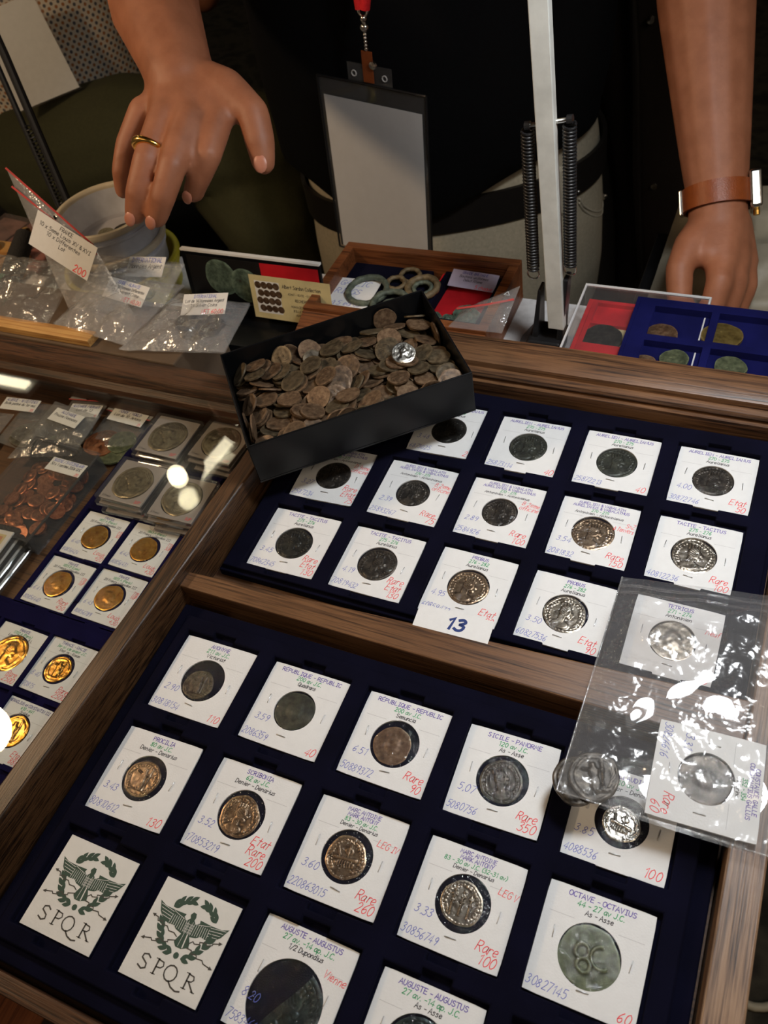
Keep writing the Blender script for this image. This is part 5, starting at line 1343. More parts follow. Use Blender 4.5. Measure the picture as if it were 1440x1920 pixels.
for i, (x, y, wr, ls, wt_, nb, pr, lab, kind, r) in enumerate([
 (-9.2, -4.0, 1.4, ['THRACE - DACIE', 'Ier si\u00e8cle avant J.C.', 'Stat\u00e8re - Koson'], '8.40', '170815', ['Rare', '2500'], 'second card from the left', 'figure', .95),
 (-13.5, -4.1, 1.75, ['FRANCE', '1702 A (Paris)', "Louis d'or aux 8 L"], '6.70', '1080', ['Rare', '2500'], 'card at the photo left edge', 'bust', 1.38),
 (-9.4, -8.7, 1.45, ['HERACLIUS et CONSTANTIN III', '610 - 641', 'Solidus'], '4.40', '308', ['Etat', '880'], 'lowest card beside the oak wall', 'figure', 1.08)]):
    holder('gold coin card in the front blue tray, %s' % lab, x, y, -2.81, -.02, wr, ls, wt_, nb, pr, None, 4.05, 'gold coin cards under the glass', title='navy_ink')
    coin('bright struck gold coin in the front blue tray, %s' % lab, kind, 70 + i, 'gold_coin', r, (x - .02, y - .02, -2.78), (0, 0, .1), 'gold coins under the glass', .7, thick=.14, amp=.08)

# coin slabs: clear square cases around a white insert, stacked two or three high
SLB = B().box(-2.15, -2.05, 0, 2.15, 2.05, .08).mesh('slab_base')
SLT = None


def slab(label, x, y, z, rot, size=1.0):
    t = thing('coin_slab', label, 'coin slab', (x, y, z), (0, 0, rot), 'clear coin slabs under the glass')
    obj('clear_case', B().box(-2.2 * size, -2.1 * size, 0, 2.2 * size, 2.1 * size, .5), 'hard_clear', t, bevel=.12)
    ins = B()
    cm = card_mesh(1.62, 1.95, .12)
    obj('insert', cm, 'slab_insert', t, (0, 0, .12))
    nt = write(B(), 'SUP', 1.75, -1.75, .26, None, 'r', .12, .1, .03, .25)
    obj('price_note', nt, 'red_ink', t)
    nt2 = write(B(), '5 Francs', -1.75, -1.75, .17, None, 'l', .12, .1, .03, .25)
    obj('printed_line', nt2, 'black_ink', t)
    return t


sl = [('far left', -12.15, 15.75, .02), ('far right', -7.45, 16.3, -.03), ('near left', -12.2, 10.75, .02), ('near right', -7.5, 10.4, .05)]
for n_, x, y, a in sl:
    for lv in range(3):
        dx, dy = (0, 0) if lv == 2 else ((.35 - .5 * lv), (-.35 + .2 * lv))
        slab('clear square coin slab, %s of the %s stack under the glass' % (('bottom', 'middle', 'top')[lv], n_), x + dx, y + dy, -2.42 + lv * .52, a + (.03 * (1 - lv)))
        coin('large old silver coin in the %s slab of the %s stack' % (('bottom', 'middle', 'top')[lv], n_), 'bust', 80, 'old_silver', 1.58, (x + dx, y + dy, -2.42 + lv * .52 + .22), (0, 0, .2 * lv + x), 'large silver coins in slabs', .9, thick=.18, amp=.06)

# clear plastic box of copper coins
cb = thing('coin_box', 'clear plastic box of copper coins under the glass, with a Swiss coin label', 'box', (-20.6, 8.4, -3.3), (0, 0, -.03))
obj('box_bottom', B().box(-3.2, -4.4, 0, 3.2, 4.4, .12), 'hard_clear', cb)
for (x0, y0, x1, y1) in ((-3.35, -4.5, -3.2, 4.5), (3.2, -4.5, 3.35, 4.5), (-3.2, -4.55, 3.2, -4.4), (-3.2, 4.4, 3.2, 4.55)):
    obj('box_wall', B().box(x0, y0, 0, x1, y1, 1.7), 'hard_clear', cb, bevel=.04)
obj('lid', B().box(-3.45, -4.65, 1.72, 3.45, 4.65, 1.86), 'hard_clear', cb, bevel=.05)
obj('lid_edge', B().tube([(-3.4, -4.6, 1.9), (3.2, -4.6, 1.9), (3.4, -4.4, 1.9), (3.4, 4.4, 1.9), (3.2, 4.6, 1.9), (-3.4, 4.6, 1.9)], .07, 6, True), 'hard_clear', cb)
label_on(cb, (1.55, 2.5, 1.9), (1, 0, 0), (0, 1, 0), (0, 0, 1), 3.5, 1.3, ['SUISSE / SWITZERLAND', '50 x 1 centime 2006 UNC'], price='$20')
cmesh = coin_mesh('copper_coin', 'bust', seg=28, nr=9, seed=91, rough=.004, amp=.04, thick=.13)
cmesh.materials.append(M['copper'])
CBM = Matrix.Translation(W(-20.6, 8.4, -3.3)) @ Matrix.Rotation(-.03, 4, 'Z')
for (x, y, z, ex, ey, ez, r) in COPPER:
    o = bpy.data.objects.new('coin', cmesh)
    C.objects.link(o)
    o.matrix_world = CBM @ Matrix.Translation(Vector((x, y - .4, z + .13)) * S) @ Euler((ex, ey, ez)).to_matrix().to_4x4() @ Matrix.Diagonal((.66, .66, 1, 1))
    wh_ = ('far' if y > 1.3 else 'near' if y < -1.3 else 'middle') + (' left' if x < 0 else ' right')
    tag(o, 'small copper coin in the %s part of the clear plastic box' % wh_, 'coin', 'copper coins in the %s part of the clear box' % wh_)

# stack of hard plastic note cases at the left edge
for i in range(4):
    t = thing('plastic_case', 'grey clear hard case, %s of the stack at the photo left edge' % ('lowest', 'second from below', 'third from below', 'topmost')[i], 'case', (-22.0 - .12 * i, .9 + .1 * i, -3.3 + i * .56), (0, 0, .02 * i), 'hard cases stacked under the glass')
    obj('shell', B().box(-4.1, -3.1, 0, 4.1, 3.1, .5), 'hard_clear', t, bevel=.2, seg=3)
    obj('insert', B().box(-3.7, -2.7, .12, 3.7, 2.7, .3), 'paper', t, bevel=.1)
    pk = obj('picture', B().box(-3.3, -2.3, .30, 3.3, 2.3, .31), 'cream', t)
    if i == 3:
        pk2 = obj('picture_print', B().box(-3.1, -.9, .312, 3.1, 2.1, .318), flat('salmon_print', rgb(196, 140, 104), .7), t)
        obj('printed_line', write(B(), 'BANQUE', 1.6, -1.7, .5, 2.6, 'c', .14, 0, 0, .32), 'black_ink', t)

# bagged coins at the back of the glass case
def coin_bag(label, corners, z, heading, price, coins, seed, strip=True, lab=(0, 0), lw=3.6):
    (ax, ay), (bx_, by_), (cx, cy), (dx, dy) = corners     # near left, near right, far left, far right
    mx, my = (ax + bx_ + cx + dx) / 4, (ay + by_ + cy + dy) / 4
    t = thing('zip_bag', label, 'bag', (mx, my, z), (0, 0, 0), 'zip bags of coins under the glass')
    L3 = lambda p, zz: (p[0] - mx, p[1] - my, zz)
    obj('film', bag_mesh(L3((ax, ay), .05), L3((bx_, by_), .05), L3((cx, cy), .7), L3((dx, dy), .7), 30, 30, .16, .6, seed, .35), 'bag_film', t, smooth=60)
    u = Vector((dx - cx, dy - cy, 0))
    if strip:
        for s_ in (.06, .30):
            p, q = Vector(L3((cx, cy), .95)), Vector(L3((dx, dy), .95))
            dn = Vector(L3((ax, ay), .95)) - p
            obj('zip_strip', B().tube([(p + dn * s_ * .6).lerp(q + dn * s_ * .6, k / 6) for k in range(7)], .045, 6), 'red_strip', t)
        hq = [Vector(L3((cx, cy), .93)), Vector(L3((dx, dy), .93))]
        dn = Vector(L3((ax, ay), .93)) - hq[0]
        dn.z = 0
        obj('zip_header', B().add([tuple(hq[0]), tuple(hq[1]), tuple(hq[1] + dn * .19), tuple(hq[0] + dn * .19)], [(3, 2, 1, 0)]), 'zip_header', t)
        hc = (Vector(L3((cx, cy), .99)) + Vector(L3((dx, dy), .99))) / 2 + (Vector(L3((ax, ay), .99)) - Vector(L3((cx, cy), .99))) * .11
        obj('hang_hole', B().prism([(hc.x + .22 * cos(k * .63), hc.y + .3 * sin(k * .63)) for k in range(10)], .97, 1.0), 'hole', t)
    if heading:
        label_on(t, (lab[0], lab[1], .98), (u.x, u.y, 0), (0, 1, 0), (0, -.05, 1), lw, 1.35, heading, price=price, ink='navy_ink')
    for i, (kx, ky, kz, r, mat) in enumerate(coins):
        coin('%s coin inside the bag labelled %s' % ({'copper': 'large copper', 'silver_grey': 'grey silver', 'bronze_green': 'dark greenish', 'old_silver': 'old silver'}[mat], (heading[0] if heading else 'at the left edge').lower()) + (', nearest the label', ', at the right edge', ', lowest in the bag', ', between the others')[i],
             'worn' if mat != 'copper' else 'bust', 95, mat, r, (mx + kx, my + ky, z + kz), (.08 * (i % 3) - .1, .1 - .07 * i, i), 'coins in the bags under the glass', 1, thick=.18, amp=.05)


coin_bag('zip bag with red strips labelled Monde World beside the slabs', ((-20.6, 13.2), (-15.2, 14.6), (-20.3, 21.6 - 2.6), (-15.6, 18.8)), -3.1, ['MONDE / WORLD', 'Lot de 10 Jetons'], '$15',
         [(-.9, -1.6, .42, 1.5, 'copper'), (.7, -1.0, .35, 1.25, 'bronze_green'), (.4, -2.2, .3, 1.3, 'bronze_green'), (1.4, -1.7, .3, 1.2, 'bronze_green')], 11.3, lab=(.1, 1.2))
coin_bag('zip bag with red strips and a folded corner, left of the Monde bag', ((-24.4, 14.6), (-20.4, 14.2), (-24.0, 18.6), (-20.4, 19.1)), -2.6, ['ALLEMAGNE / GERMANY', 'Lot de 12'], '$6', [(.6, -1.6, .2, 1.5, 'silver_grey')], 17.7, lab=(.6, .35), lw=3.0)
coin_bag('zip bag with a torn label lying in front of the folded bag', ((-25.6, 10.8), (-19.9, 12.6), (-25.0, 17.2), (-19.8, 16.6)), -2.2, ['ALLEMAGNE', 'Prusse Monnaies'], None, [(.2, -.9, -.3, 1.4, 'bronze_green'), (1.4, -1.2, -.4, 1.2, 'silver_grey')], 23.1, False, lab=(.2, 1.2), lw=3.2)
coin_bag('zip bag with a large grey coin, behind the torn label bag', ((-28.8, 12.6), (-24.6, 12.2), (-28.4, 17.0), (-24.0, 17.4)), -2.8, ['ALGERIE - 10 CENTIMES', 'Belle patine du 1er mai'], '$35', [(.4, -.9, .2, 1.55, 'silver_grey')], 29.9, False, lab=(-2.0, 1.5), lw=3.7)
coin_bag('zip bag with dark coins cut by the photo left edge', ((-33.6, 10.6), (-28.9, 10.2), (-33.0, 15.0), (-28.6, 15.4)), -2.9, None, None, [(1.0, -.6, .2, 1.5, 'bronze_green'), (-.6, .2, .2, 1.3, 'bronze_green')], 31.2, False)

# ------------------------------------------------------------------ things on the table behind the cases
def tub(label, x, y, z, r, h, mat, rim, contents=False):
    t = thing('plastic_tub', label, 'tub', (x, y, z), (0, 0, 0), 'round plastic tubs in a stack')
    obj('body', B().lathe([(.1, 0), (r * .88, 0), (r * .90, .1), (r * .97, h - .5), (r * .93, h - .45), (r * .86, .25), (.1, .2)], 56), mat, t, smooth=40)
    obj('rim', B().lathe([(r * .93, h - .62), (r * 1.03, h - .62), (r * 1.045, h - .35), (r * 1.03, h - .05), (r * .985, h), (r * .95, h - .06), (r * .93, h - .3), (r * .93, h - .62)], 56, cap=False), rim, t, smooth=50)
    obj('rib', B().lathe([(r * .93, h - 1.35), (r * .985, h - 1.3), (r * .985, h - 1.1), (r * .94, h - 1.05), (r * .93, h - 1.35)], 56, cap=False), mat, t, smooth=40)
    return t


tub('yellow plastic tub at the bottom of the stack', -30.0, 35.6, -4, 5.6, 3.7, 'tub_yellow', 'tub_yellow')
tub('white plastic tub in the middle of the stack', -29.5, 35.5, -1.0, 4.75, 3.3, 'tub_white', 'tub_rim')
tub('white plastic tub on top of the stack, open with a few coins inside', -29.3, 35.5, 1.7, 4.75, 3.6, 'tub_white', 'tub_rim')
disc = B().lathe([(.1, 0), (4.0, 0), (4.0, .4), (.1, .4)], 40)
tag(obj('coin_pouch', disc, 'hard_clear', loc=(-29.3, 35.5, 1.98)), 'clear plastic pouch lying in the top white tub under the coins', 'pouch')
for i, (dx, dy, r, mt, nm) in enumerate(((-.6, -.4, .75, 'old_silver', 'small bright coin in the top white tub, left of the others'), (.9, .5, .9, 'bronze_dark', 'dark coin in the middle of the top white tub'), (2.1, 1.1, .95, 'bronze_green', 'greenish coin in the top white tub by the hand'))):
    coin(nm, 'worn', 97, mt, r, (-29.3 + dx, 35.5 + dy, 2.8), (.06, .1, i), 'coins in the top tub', 1, thick=.18, amp=.05)

# zip bag leaning on the tubs
lb = thing('zip_bag', 'large zip bag with a red zip line and paper label, propped upright against the tubs', 'bag', (-25.4, 26.6, 2.0))
P = lambda x, y, z: (x + 25.4, y - 26.6, z - 2.0)
q0, q1, q2, q3 = P(-26.6, 24.4, 2.6), P(-20.2, 25.2, 2.4), P(-31.2, 29.2, 12.7), P(-23.3, 27.2, 7.5)
obj('film', bag_mesh(q0, q1, q2, q3, 30, 34, .22, .45, 41.0, .5), 'milky', lb, smooth=60)
Q0, Q1, Q2, Q3 = map(Vector, (q0, q1, q2, q3))
nrm = (Q1 - Q0).cross(Q2 - Q0).normalized()
for s_ in (.995, .87):
    obj('zip_strip', B().tube([((Q0.lerp(Q2, s_)).lerp(Q1.lerp(Q3, s_), k / 8) + nrm * (.32 if s_ < .9 else .06)) for k in range(9)], .09, 6), 'red_strip', lb)
hp = (Q0.lerp(Q2, .93)).lerp(Q1.lerp(Q3, .93), .55) + nrm * .35
obj('hang_hole', B().ellipsoid(hp, (.14, .1, .2), 8, 6), 'hole', lb)
lc = (Q0.lerp(Q2, .64)).lerp(Q1.lerp(Q3, .64), .5) + nrm * .78
ux = (Q1.lerp(Q3, .66) - Q0.lerp(Q2, .66))
label_on(lb, lc, ux, (0, 0, 1), nrm, 6.0, 3.1, ['FRANCE', '10 x 5eme Louis XV & XVI', '10 x Differentes', 'Lot'], price='$200', ink='black_ink')

# a few flat zip bags with labels behind the glass case
tag(obj('card_tray', B().box(-43, 20.65, -3.95, -13.4, 27.6, 1.9), flat('brown_board', rgb(92, 74, 56), .8), bevel=.15), 'low brown board box behind the glass case carrying the zip bags', 'box')


def flat_bag(label, near_l, near_r, far_l, far_r, seed, heading, price, lab, lw=4.6, amp=.75, mat='milky'):
    xs = [near_l, near_r, far_l, far_r]
    m = Vector([sum(p[i] for p in xs) / 4 for i in range(3)])
    t = thing('zip_bag', label, 'bag', tuple(m), (0, 0, 0), 'zip bags behind the glass case')
    R3 = [tuple(Vector(p) - m) for p in xs]
    obj('film', bag_mesh(*R3, 40, 24, amp, .4, seed, .6), mat, t, smooth=60)
    for s_ in (.80, .86, .92):
        a_, b_ = Vector(R3[0]).lerp(Vector(R3[2]), s_), Vector(R3[1]).lerp(Vector(R3[3]), s_)
        obj('zip_ridge', B().tube([a_.lerp(b_, k / 8) + Vector((0, 0, .5)) for k in range(9)], .05, 6), 'hard_clear', t)
    if heading:
        label_on(t, (lab[0], lab[1], lab[2]), Vector(R3[1]) - Vector(R3[0]), (0, 1, 0), (.0, -.5, 1), lw, 1.9, heading, price=price)
    return t


flat_bag('zip bag labelled International with dark silver coins, nearest the black box', (-18.8, 20.8, 2.3), (-9.6, 22.6, 2.1), (-17.4, 28.4, 2.4), (-10.6, 28.8, 2.0), 51, ['INTERNATIONAL', 'Lot de 14 Monnaies Argent', '14 Silver Coins'], 'NET 60,00', (.4, 1.7, .9), 4.2)
flat_bag('zip bag labelled Monde Albanie, left of the International bag', (-26.8, 22.3, 2.5), (-18.4, 21.2, 2.5), (-25.2, 29.0, 2.8), (-17.6, 29.6, 2.4), 57, ['MONDE - ALBANIE', 'Lot de 12 Monnaies Differentes', '12 Different Coins'], 'NET 40,00', (.6, 1.0, .95), 4.4)
flat_bag('half hidden zip bag with a label, lying against the yellow tub', (-27.0, 25.4, 2.5), (-17.8, 26.4, 2.5), (-26.4, 30.6, 3.6), (-18.2, 31.2, 3.4), 63, ['INTERNATIONAL', 'Monnaies Argent'], None, (1.0, 1.4, .75), 3.8)
flat_bag('crumpled clear bag shining gold at the photo left edge', (-40.4, 21.8, 2.3), (-27.4, 21.8, 2.3), (-41.0, 29.6, 3.2), (-28.2, 29.0, 3.4), 69, None, None, (0, 0, 0), amp=.9, mat='bag_film_clear')
for i, (x, y, mt) in enumerate(((-13.6, 24.4, 'silver_grey'), (-12.4, 25.2, 'bronze_dark'), (-14.6, 25.3, 'bronze_dark'))):
    coin('dark silver coin inside the International bag, %s' % ('nearest', 'right', 'left')[i], 'worn', 98, mt, 1.2, (x, y, 2.25), (.2, .1, i), 'coins in the International bag', 1, thick=.18, amp=.05)
tag(obj('wooden_ruler', B().box(-42, 20.9, 1.92, -22, 22.2, 2.6), 'pale_wood', bevel=.06), 'pale wooden ruler lying along the back rail of the glass case', 'ruler')
tag(obj('green_pouch', bag_mesh((-41, 25, 2.2), (-36.5, 24.6, 2.2), (-41, 28, 2.4), (-36.9, 27.8, 2.4), 14, 12, .4, .5, 12, .5), flat('green_film', rgb(60, 120, 96), .4), smooth=60), 'green plastic pouch corner at the photo left edge', 'pouch')

# black grip tool, wood block, sleeve of photos
tool = thing('handled_tool', 'tool with a ribbed black grip and brass ends, lying among the bags at left', 'tool', (-40.3, 32.2, -.2))
ax0, ax1 = Vector((1.5, -5.2, -.6)), Vector((-2.9, 5.2, .6))
g_ = []
gr = []
for k in range(40):
    g_.append(ax0.lerp(ax1, .1 + .8 * k / 39))
    gr.append(1.05 + .05 * (k % 2) - .3 * abs(k / 39 - .5))
obj('grip', B().tube(g_, gr, 18), 'tape', tool, smooth=60)
obj('ferrule', B().tube([ax0.lerp(ax1, t_) for t_ in (.02, .06, .10)], [.5, .85, .9], 16), 'brass', tool, smooth=40)
obj('ferrule', B().tube([ax0.lerp(ax1, t_) for t_ in (.90, .94, .99)], [.75, .7, .4], 16), 'brass', tool, smooth=40)
wb = thing('wooden_block', 'pale wooden block with a knob at the photo left edge', 'block', (-46.4, 34.4, -2.4))
obj('block', B().box(-3, -2.5, -1.6, 2.2, 2.6, 1.3), 'pale_wood', wb, bevel=.15)
obj('knob', B().lathe([(.1, 1.3), (1.1, 1.3), (1.0, 2.2), (.5, 2.5), (.1, 2.5)], 20, (-.9, .8, 0)), 'pale_wood', wb, smooth=40)
ps = thing('plastic_sleeve', 'clear plastic sleeve of brownish pictures behind the black grip tool', 'sleeve', (-47.5, 39.5, -3.3), (0, 0, -.12))
obj('sleeve', B().box(-7, -4.5, 0, 7, 3.8, .5), 'hard_clear', ps, bevel=.1)
for i in range(3):
    obj('picture', B().box(-6.6 + i * 4.4, -3.8, .12, -2.6 + i * 4.4, 3.2, .3), flat('picture_print_%d' % i, rgb(120 + 14 * i, 92, 84), .6, var=.35), ps)

# presentation box with upright picture lid
pb = thing('presentation_box', 'open black presentation box, its upright lid lined with a photo of two coins', 'box', (-14.2, 31.4, -3.95))
obj('base_bottom', B().box(-7.2, -3.2, 0, 7.3, 2.5, .2), 'black_card', pb)
for (x0, y0, x1, y1) in ((-7.2, -3.2, 7.3, -3.0), (-7.2, 2.3, 7.3, 2.5), (-7.2, -3, -7.0, 2.3), (7.1, -3, 7.3, 2.3)):
    obj('base_wall', B().box(x0, y0, .2, x1, y1, 1.6), 'black_card', pb, bevel=.04)
ld = obj('lid', B().box(-7.2, 0, 0, 7.3, .35, 4.9), 'black_card', pb, (0, 2.55, 1.3), (-.16, 0, 0), bevel=.05)
obj('lid_edge', B().box(-7.2, -.06, 4.86, 7.3, .4, 5.06), 'paper', ld)
obj('lining_photo', B().box(-6.7, -.03, .3, 2.0, -.005, 4.5), flat('dark_print', (.010, .009, .009), .35), ld)
obj('red_lining', B().box(1.2, -.035, 2.2, 7.1, -.006, 4.5), 'red', ld)
for (cx, cz, r, mt) in ((-3.2, 2.6, 1.75, 'verdigris'), (-.6, 2.1, 1.65, 'verdigris')):
    pcm = link('pictured_coin', coin_data('bust', 99, mt, seg=36, nr=12, thick=.04, amp=.03), None, ld, (cx, -.06 - (.02 if cx > -3 else 0), cz), (pi / 2, .3, 0))
    pcm.scale = (r, r, .6)
bc = thing('business_card', 'cream business card with a picture of coins, standing in the open presentation box', 'card', (-10.3, 33.45, -.75), (-.2, 0, 0))
obj('card', B().box(-3.6, -.03, -2.25, 4.6, .0, 1.9), 'cream', bc)
pc = B()
rr = random.Random(3)
for i in range(4):
    for j in range(4):
        cx, cz = -2.75 + i * .62 + (.2 if j % 2 else 0), 1.0 - j * .74
        o_ = len(pc.v)
        for k in range(12):
            pc.v.append((cx + .34 * cos(k * .5236), -.045, cz + .34 * sin(k * .5236)))
        pc.f.append(tuple(o_ + k for k in range(12)))
obj('picture_white', B().box(-3.1, -.038, -1.7, -.55, -.031, 1.4), 'paper', bc)
obj('pictured_coins', pc, 'bronze_brown', bc)
tw = B()
for s, z_, h_, w_ in (('Albert Sardon Collection', .95, .34, 3.9), ('ACHAT - VENTE - ECHANGE', .35, .2, 2.9), ('RECHERCHE', -.25, .26, 1.6), ('MONNAIES ANTIQUES', -.85, .22, 2.6), ('BILLETS BIJOUX', -1.25, .22, 2.2), ('ANCIENS OR', -1.65, .22, 1.8)):
    write(tw, s, 1.7, z_, h_, w_, 'c', .12, .1)
tw.v = [(x, -.04, y) for x, y, z in tw.v]
obj('printed_lines', tw, 'black_ink', bc)

# mahogany box with bronze rings
rb = thing('ring_box', 'open mahogany box lined with dark cloth, holding bronze rings and a small blue tray', 'box', (.7, 36.7, -3.95))
x0, x1, y0, y1 = -8.3, 8.3, -4.95, 4.9
obj('bottom', B().box(x0, y0, 0, x1, y1, .35), 'ring_box', rb)
obj('lining', B().box(x0 + .9, y0 + .9, .35, x1 - .9, y1 - .9, .5), 'navy', rb)
for (a0, b0, a1, b1) in ((x0, y0, x1, y0 + .85), (x0, y1 - .85, x1, y1), (x0, y0 + .85, x0 + .85, y1 - .85), (x1 - .85, y0 + .85, x1, y1 - .85)):
    obj('box_wall', B().box(a0, b0, .35, a1, b1, 3.95), 'ring_box', rb, bevel=.06)
obj('inner_divider', B().box(1.2, y0 + .85, .35, 1.6, y1 - .85, 2.2), 'red', rb)
ldd = B().hexa([(x0, -8.6, 1.9), (x1, -8.6, 1.9), (x1, y0 - .05, 3.1), (x0, y0 - .05, 3.1)], [(x0, -8.6, 2.4), (x1, -8.6, 2.4), (x1, y0 - .05, 3.7), (x0, y0 - .05, 3.7)])
obj('lid', ldd, 'ring_box', rb, bevel=.06)
nc = thing('note_card', 'white note card with handwriting about the rings, inside the mahogany box', 'card', (-5.0, 35.9, -1.25), (0, 0, .02))
obj('card', B().box(-2.0, -2.2, 0, 2.2, 2.0, .05), 'card', nc)
tn = write(B(), 'GALLIC', -.1, 1.0, .7, 3.0, 'c', .07, .2, .04, .056)
write(tn, 'RINGS', -.4, -.2, .7, 2.6, 'c', .07, .2, .04, .056)
write(tn, '\u00e0 5 euros', .1, -1.8, .6, 2.9, 'c', .07, .2, .04, .056)
obj('pen_note', tn, 'blue_ink', nc)
for i, (px_, py_, r, tk_, mt, lab, z_) in enumerate(((-3.5, 36.2, 1.75, .28, 'ring_bronze', 'large green bronze ring lying on the white note card', -.95), (-1.3, 37.6, .78, .2, 'ring_brown', 'small brown bronze ring left of the double ring', -.9),
                                                    (-.5, 39.0, .85, .2, 'ring_brown', 'small bronze ring at the back, under the hanging badge', -1.0), (1.3, 37.4, 1.3, .3, 'ring_brown', 'thick outer ring of the double ring beside the small blue tray', -.85), (1.3, 37.4, .78, .2, 'ring_bronze', 'inner ring of the double ring beside the small blue tray', -.95),
                                                    (-.6, 34.7, 1.6, .28, 'ring_bronze', 'large green bronze ring partly behind the black box corner', -.9), (-.4, 34.4, .95, .2, 'ring_bronze', 'smaller green ring inside the one behind the black box corner', -1.0))):
    o = obj('bronze_ring', B().tube([(r * cos(2 * pi * k / 36), r * sin(2 * pi * k / 36), .02 * sin(k)) for k in range(36)], [tk_ * (1 + .08 * sin(k * 1.9 + i)) for k in range(36)], 10, True), mt, None, (px_, py_, z_), (.06, .04 * (i % 3), 0), smooth=60)
    tag(o, lab, 'ring', 'bronze rings in the mahogany box')
pad = tag(obj('ring_pad', B().box(-7.3, -3.95, 0, .5, 3.95, 1.95), 'navy', None, (.6, 36.7, -3.42), bevel=.1), 'navy cloth pad under the bronze rings in the mahogany box', 'pad')
sb = thing('coin_tray', 'small navy tray with a red pad and corroded coins, inside the mahogany box', 'tray', (5.0, 36.9, -2.9), (0, 0, -.03))
obj('bottom', B().box(-2.7, -3.1, 0, 2.7, 3.4, .3), 'navy', sb)
for (a0, b0, a1, b1) in ((-2.75, -3.2, 2.75, -2.75), (-2.75, 3.1, 2.75, 3.5), (-2.75, -2.75, -2.3, 3.1), (2.3, -2.75, 2.75, 3.1)):
    obj('tray_wall', B().box(a0, b0, .3, a1, b1, 1.7), 'navy', sb, bevel=.08)
obj('red_pad', B().box(-2.25, -2.7, .3, 2.25, 3.05, .8), 'red', sb, bevel=.05)
label_on(sb, (.15, 2.6, 1.75), (1, -.02, 0), (0, 1, 0), (0, -.35, 1), 4.3, 1.75, ['GRANDE-BRETAGNE', 'Boutons uniformes', 'Debut XXeme'], price='\u00a35 chaque'.replace('\u00a3', '$'), mat=flat('lilac_label', rgb(176, 166, 190), .8), ink='navy_ink')
for i, (x, y, r, lab) in enumerate(((6.0, 35.3, 1.3, 'largest corroded green coin on the red pad'), (4.5, 34.7, .6, 'middle corroded lump of coin at the front edge of the red pad'), (3.3, 34.9, .55, 'small corroded lump of coin at the left of the red pad'))):
    coin(lab, 'worn', 101 + i, 'verdigris', r, (x, y, -1.85), (.1, .05, i), 'corroded coins on the red pad', 2.0, rough=.12, amp=.12, thick=.2)

# little zip bag in front of the lamp
kb = thing('zip_bag', 'small clear zip bag with a recycling mark, left of the lamp foot', 'bag', (9.0, 31.2, -.2))
obj('film', bag_mesh((-2.3, -1.4, 1.9), (2.0, -1.3, 1.9), (-2.0, 1.3, 1.6), (2.2, 2.9, 3.2), 20, 16, .2, .6, 77, .35), 'bag_film', kb, smooth=60)
obj('zip_strip', B().tube([(-2.2, .4, 2.3), (0, .9, 2.6), (2.1, 1.6, 2.9)], .09, 6), 'red_strip', kb)
obj('recycling_mark', B().ribbon([(1.3, 1.6), (1.75, 1.6), (1.52, 2.0), (1.3, 1.6)], .05, 3.25), 'grey_paper', kb)

# red tray in a clear case, blue tray on it
rc = thing('coin_case', 'clear hard case with a red velvet tray of dark coins, beside the lamp foot', 'case', (19.7, 34.2, -2.2))
obj('clear_case', B().box(-4.7, -5.2, 0, 5.2, 5.4, 1.9), 'hard_clear', rc, bevel=.1)
obj('case_frame', B().tube([(-4.6, -5.1, 1.95), (5.1, -5.1, 1.95), (5.1, 5.3, 1.95), (-4.6, 5.3, 1.95)], .13, 6, True), 'grey_paper', rc)
obj('red_tray', tray_mesh(-4.2, 4.6, -4.9, 4.8, [-1.6, 2.6], [3.2, .5, -2.9], 3.6, 2.4, 1.1, .6, 1.0, .3, .4, False), 'red', rc, smooth=25, bevel=.12)
coin('large black coin over a cream disc in the red tray', 'worn', 110, 'bronze_black', 1.6, (17.6, 34.3, -1.25), (0, 0, 0), 'dark coins in the red tray', 1.2, thick=.2)
tag(obj('paper_disc', B().lathe([(.05, 0), (1.6, 0), (1.6, .06), (.05, .06)], 36), 'cream', None, (18.6, 34.8, -1.5)), 'cream paper disc with print under the black coin in the red tray', 'disc')
coin('dark coin half hidden by the oak rail in the red tray', 'worn', 110, 'bronze_black', 1.5, (17.3, 31.3, -1.25), (0, 0, 1), 'dark coins in the red tray', 1.2, thick=.2)
rc2 = thing('coin_case', 'plain clear hard case under the red one beside the lamp foot', 'case', (20.5, 34.3, -3.95))
obj('clear_case', B().box(-4.7, -5.2, 0, 5.2, 5.4, 1.65), 'hard_clear', rc2, bevel=.1)
obj('insert', B().box(-4.3, -4.8, .2, 4.8, 5.0, .9), 'grey_paper', rc2)
bt = tray_mesh(-.6, 15.4, -2.0, 6.9, [3.0 + 4.75 * i for i in range(3)], [4.25, .15], 4.2, 3.4, .75, .12, .7, 0, .3, False)
btray = tag(obj('coin_tray', bt, 'royal', None, (20.15, 31.0, -.28), smooth=25, bevel=.1), 'bright royal blue velvet tray of old coins behind the back rail at right', 'tray')
for i, (x, y, r, mt, lab) in enumerate(((22.1, 34.2, 1.2, 'bronze_brown', 'brown bronze coin in the back left pocket of the royal blue tray'), (26.3, 34.9, 1.45, 'brassy', 'brassy yellow medal in the royal blue tray'), (23.5, 31.6, 1.05, 'bronze_green', 'grey green coin in the second row of the royal blue tray'),
                                         (27.4, 31.6, 1.12, 'bronze_green', 'dark olive coin in the second row right of the royal blue tray'), (21.4, 30.6, 1.05, 'bronze_brown', 'brown coin barely showing above the rail in the royal blue tray'))):
    coin(lab, 'worn', 112, mt, r, (x, y, -.04), (0, 0, i), 'coins in the royal blue tray', 1, thick=.24, amp=.05)

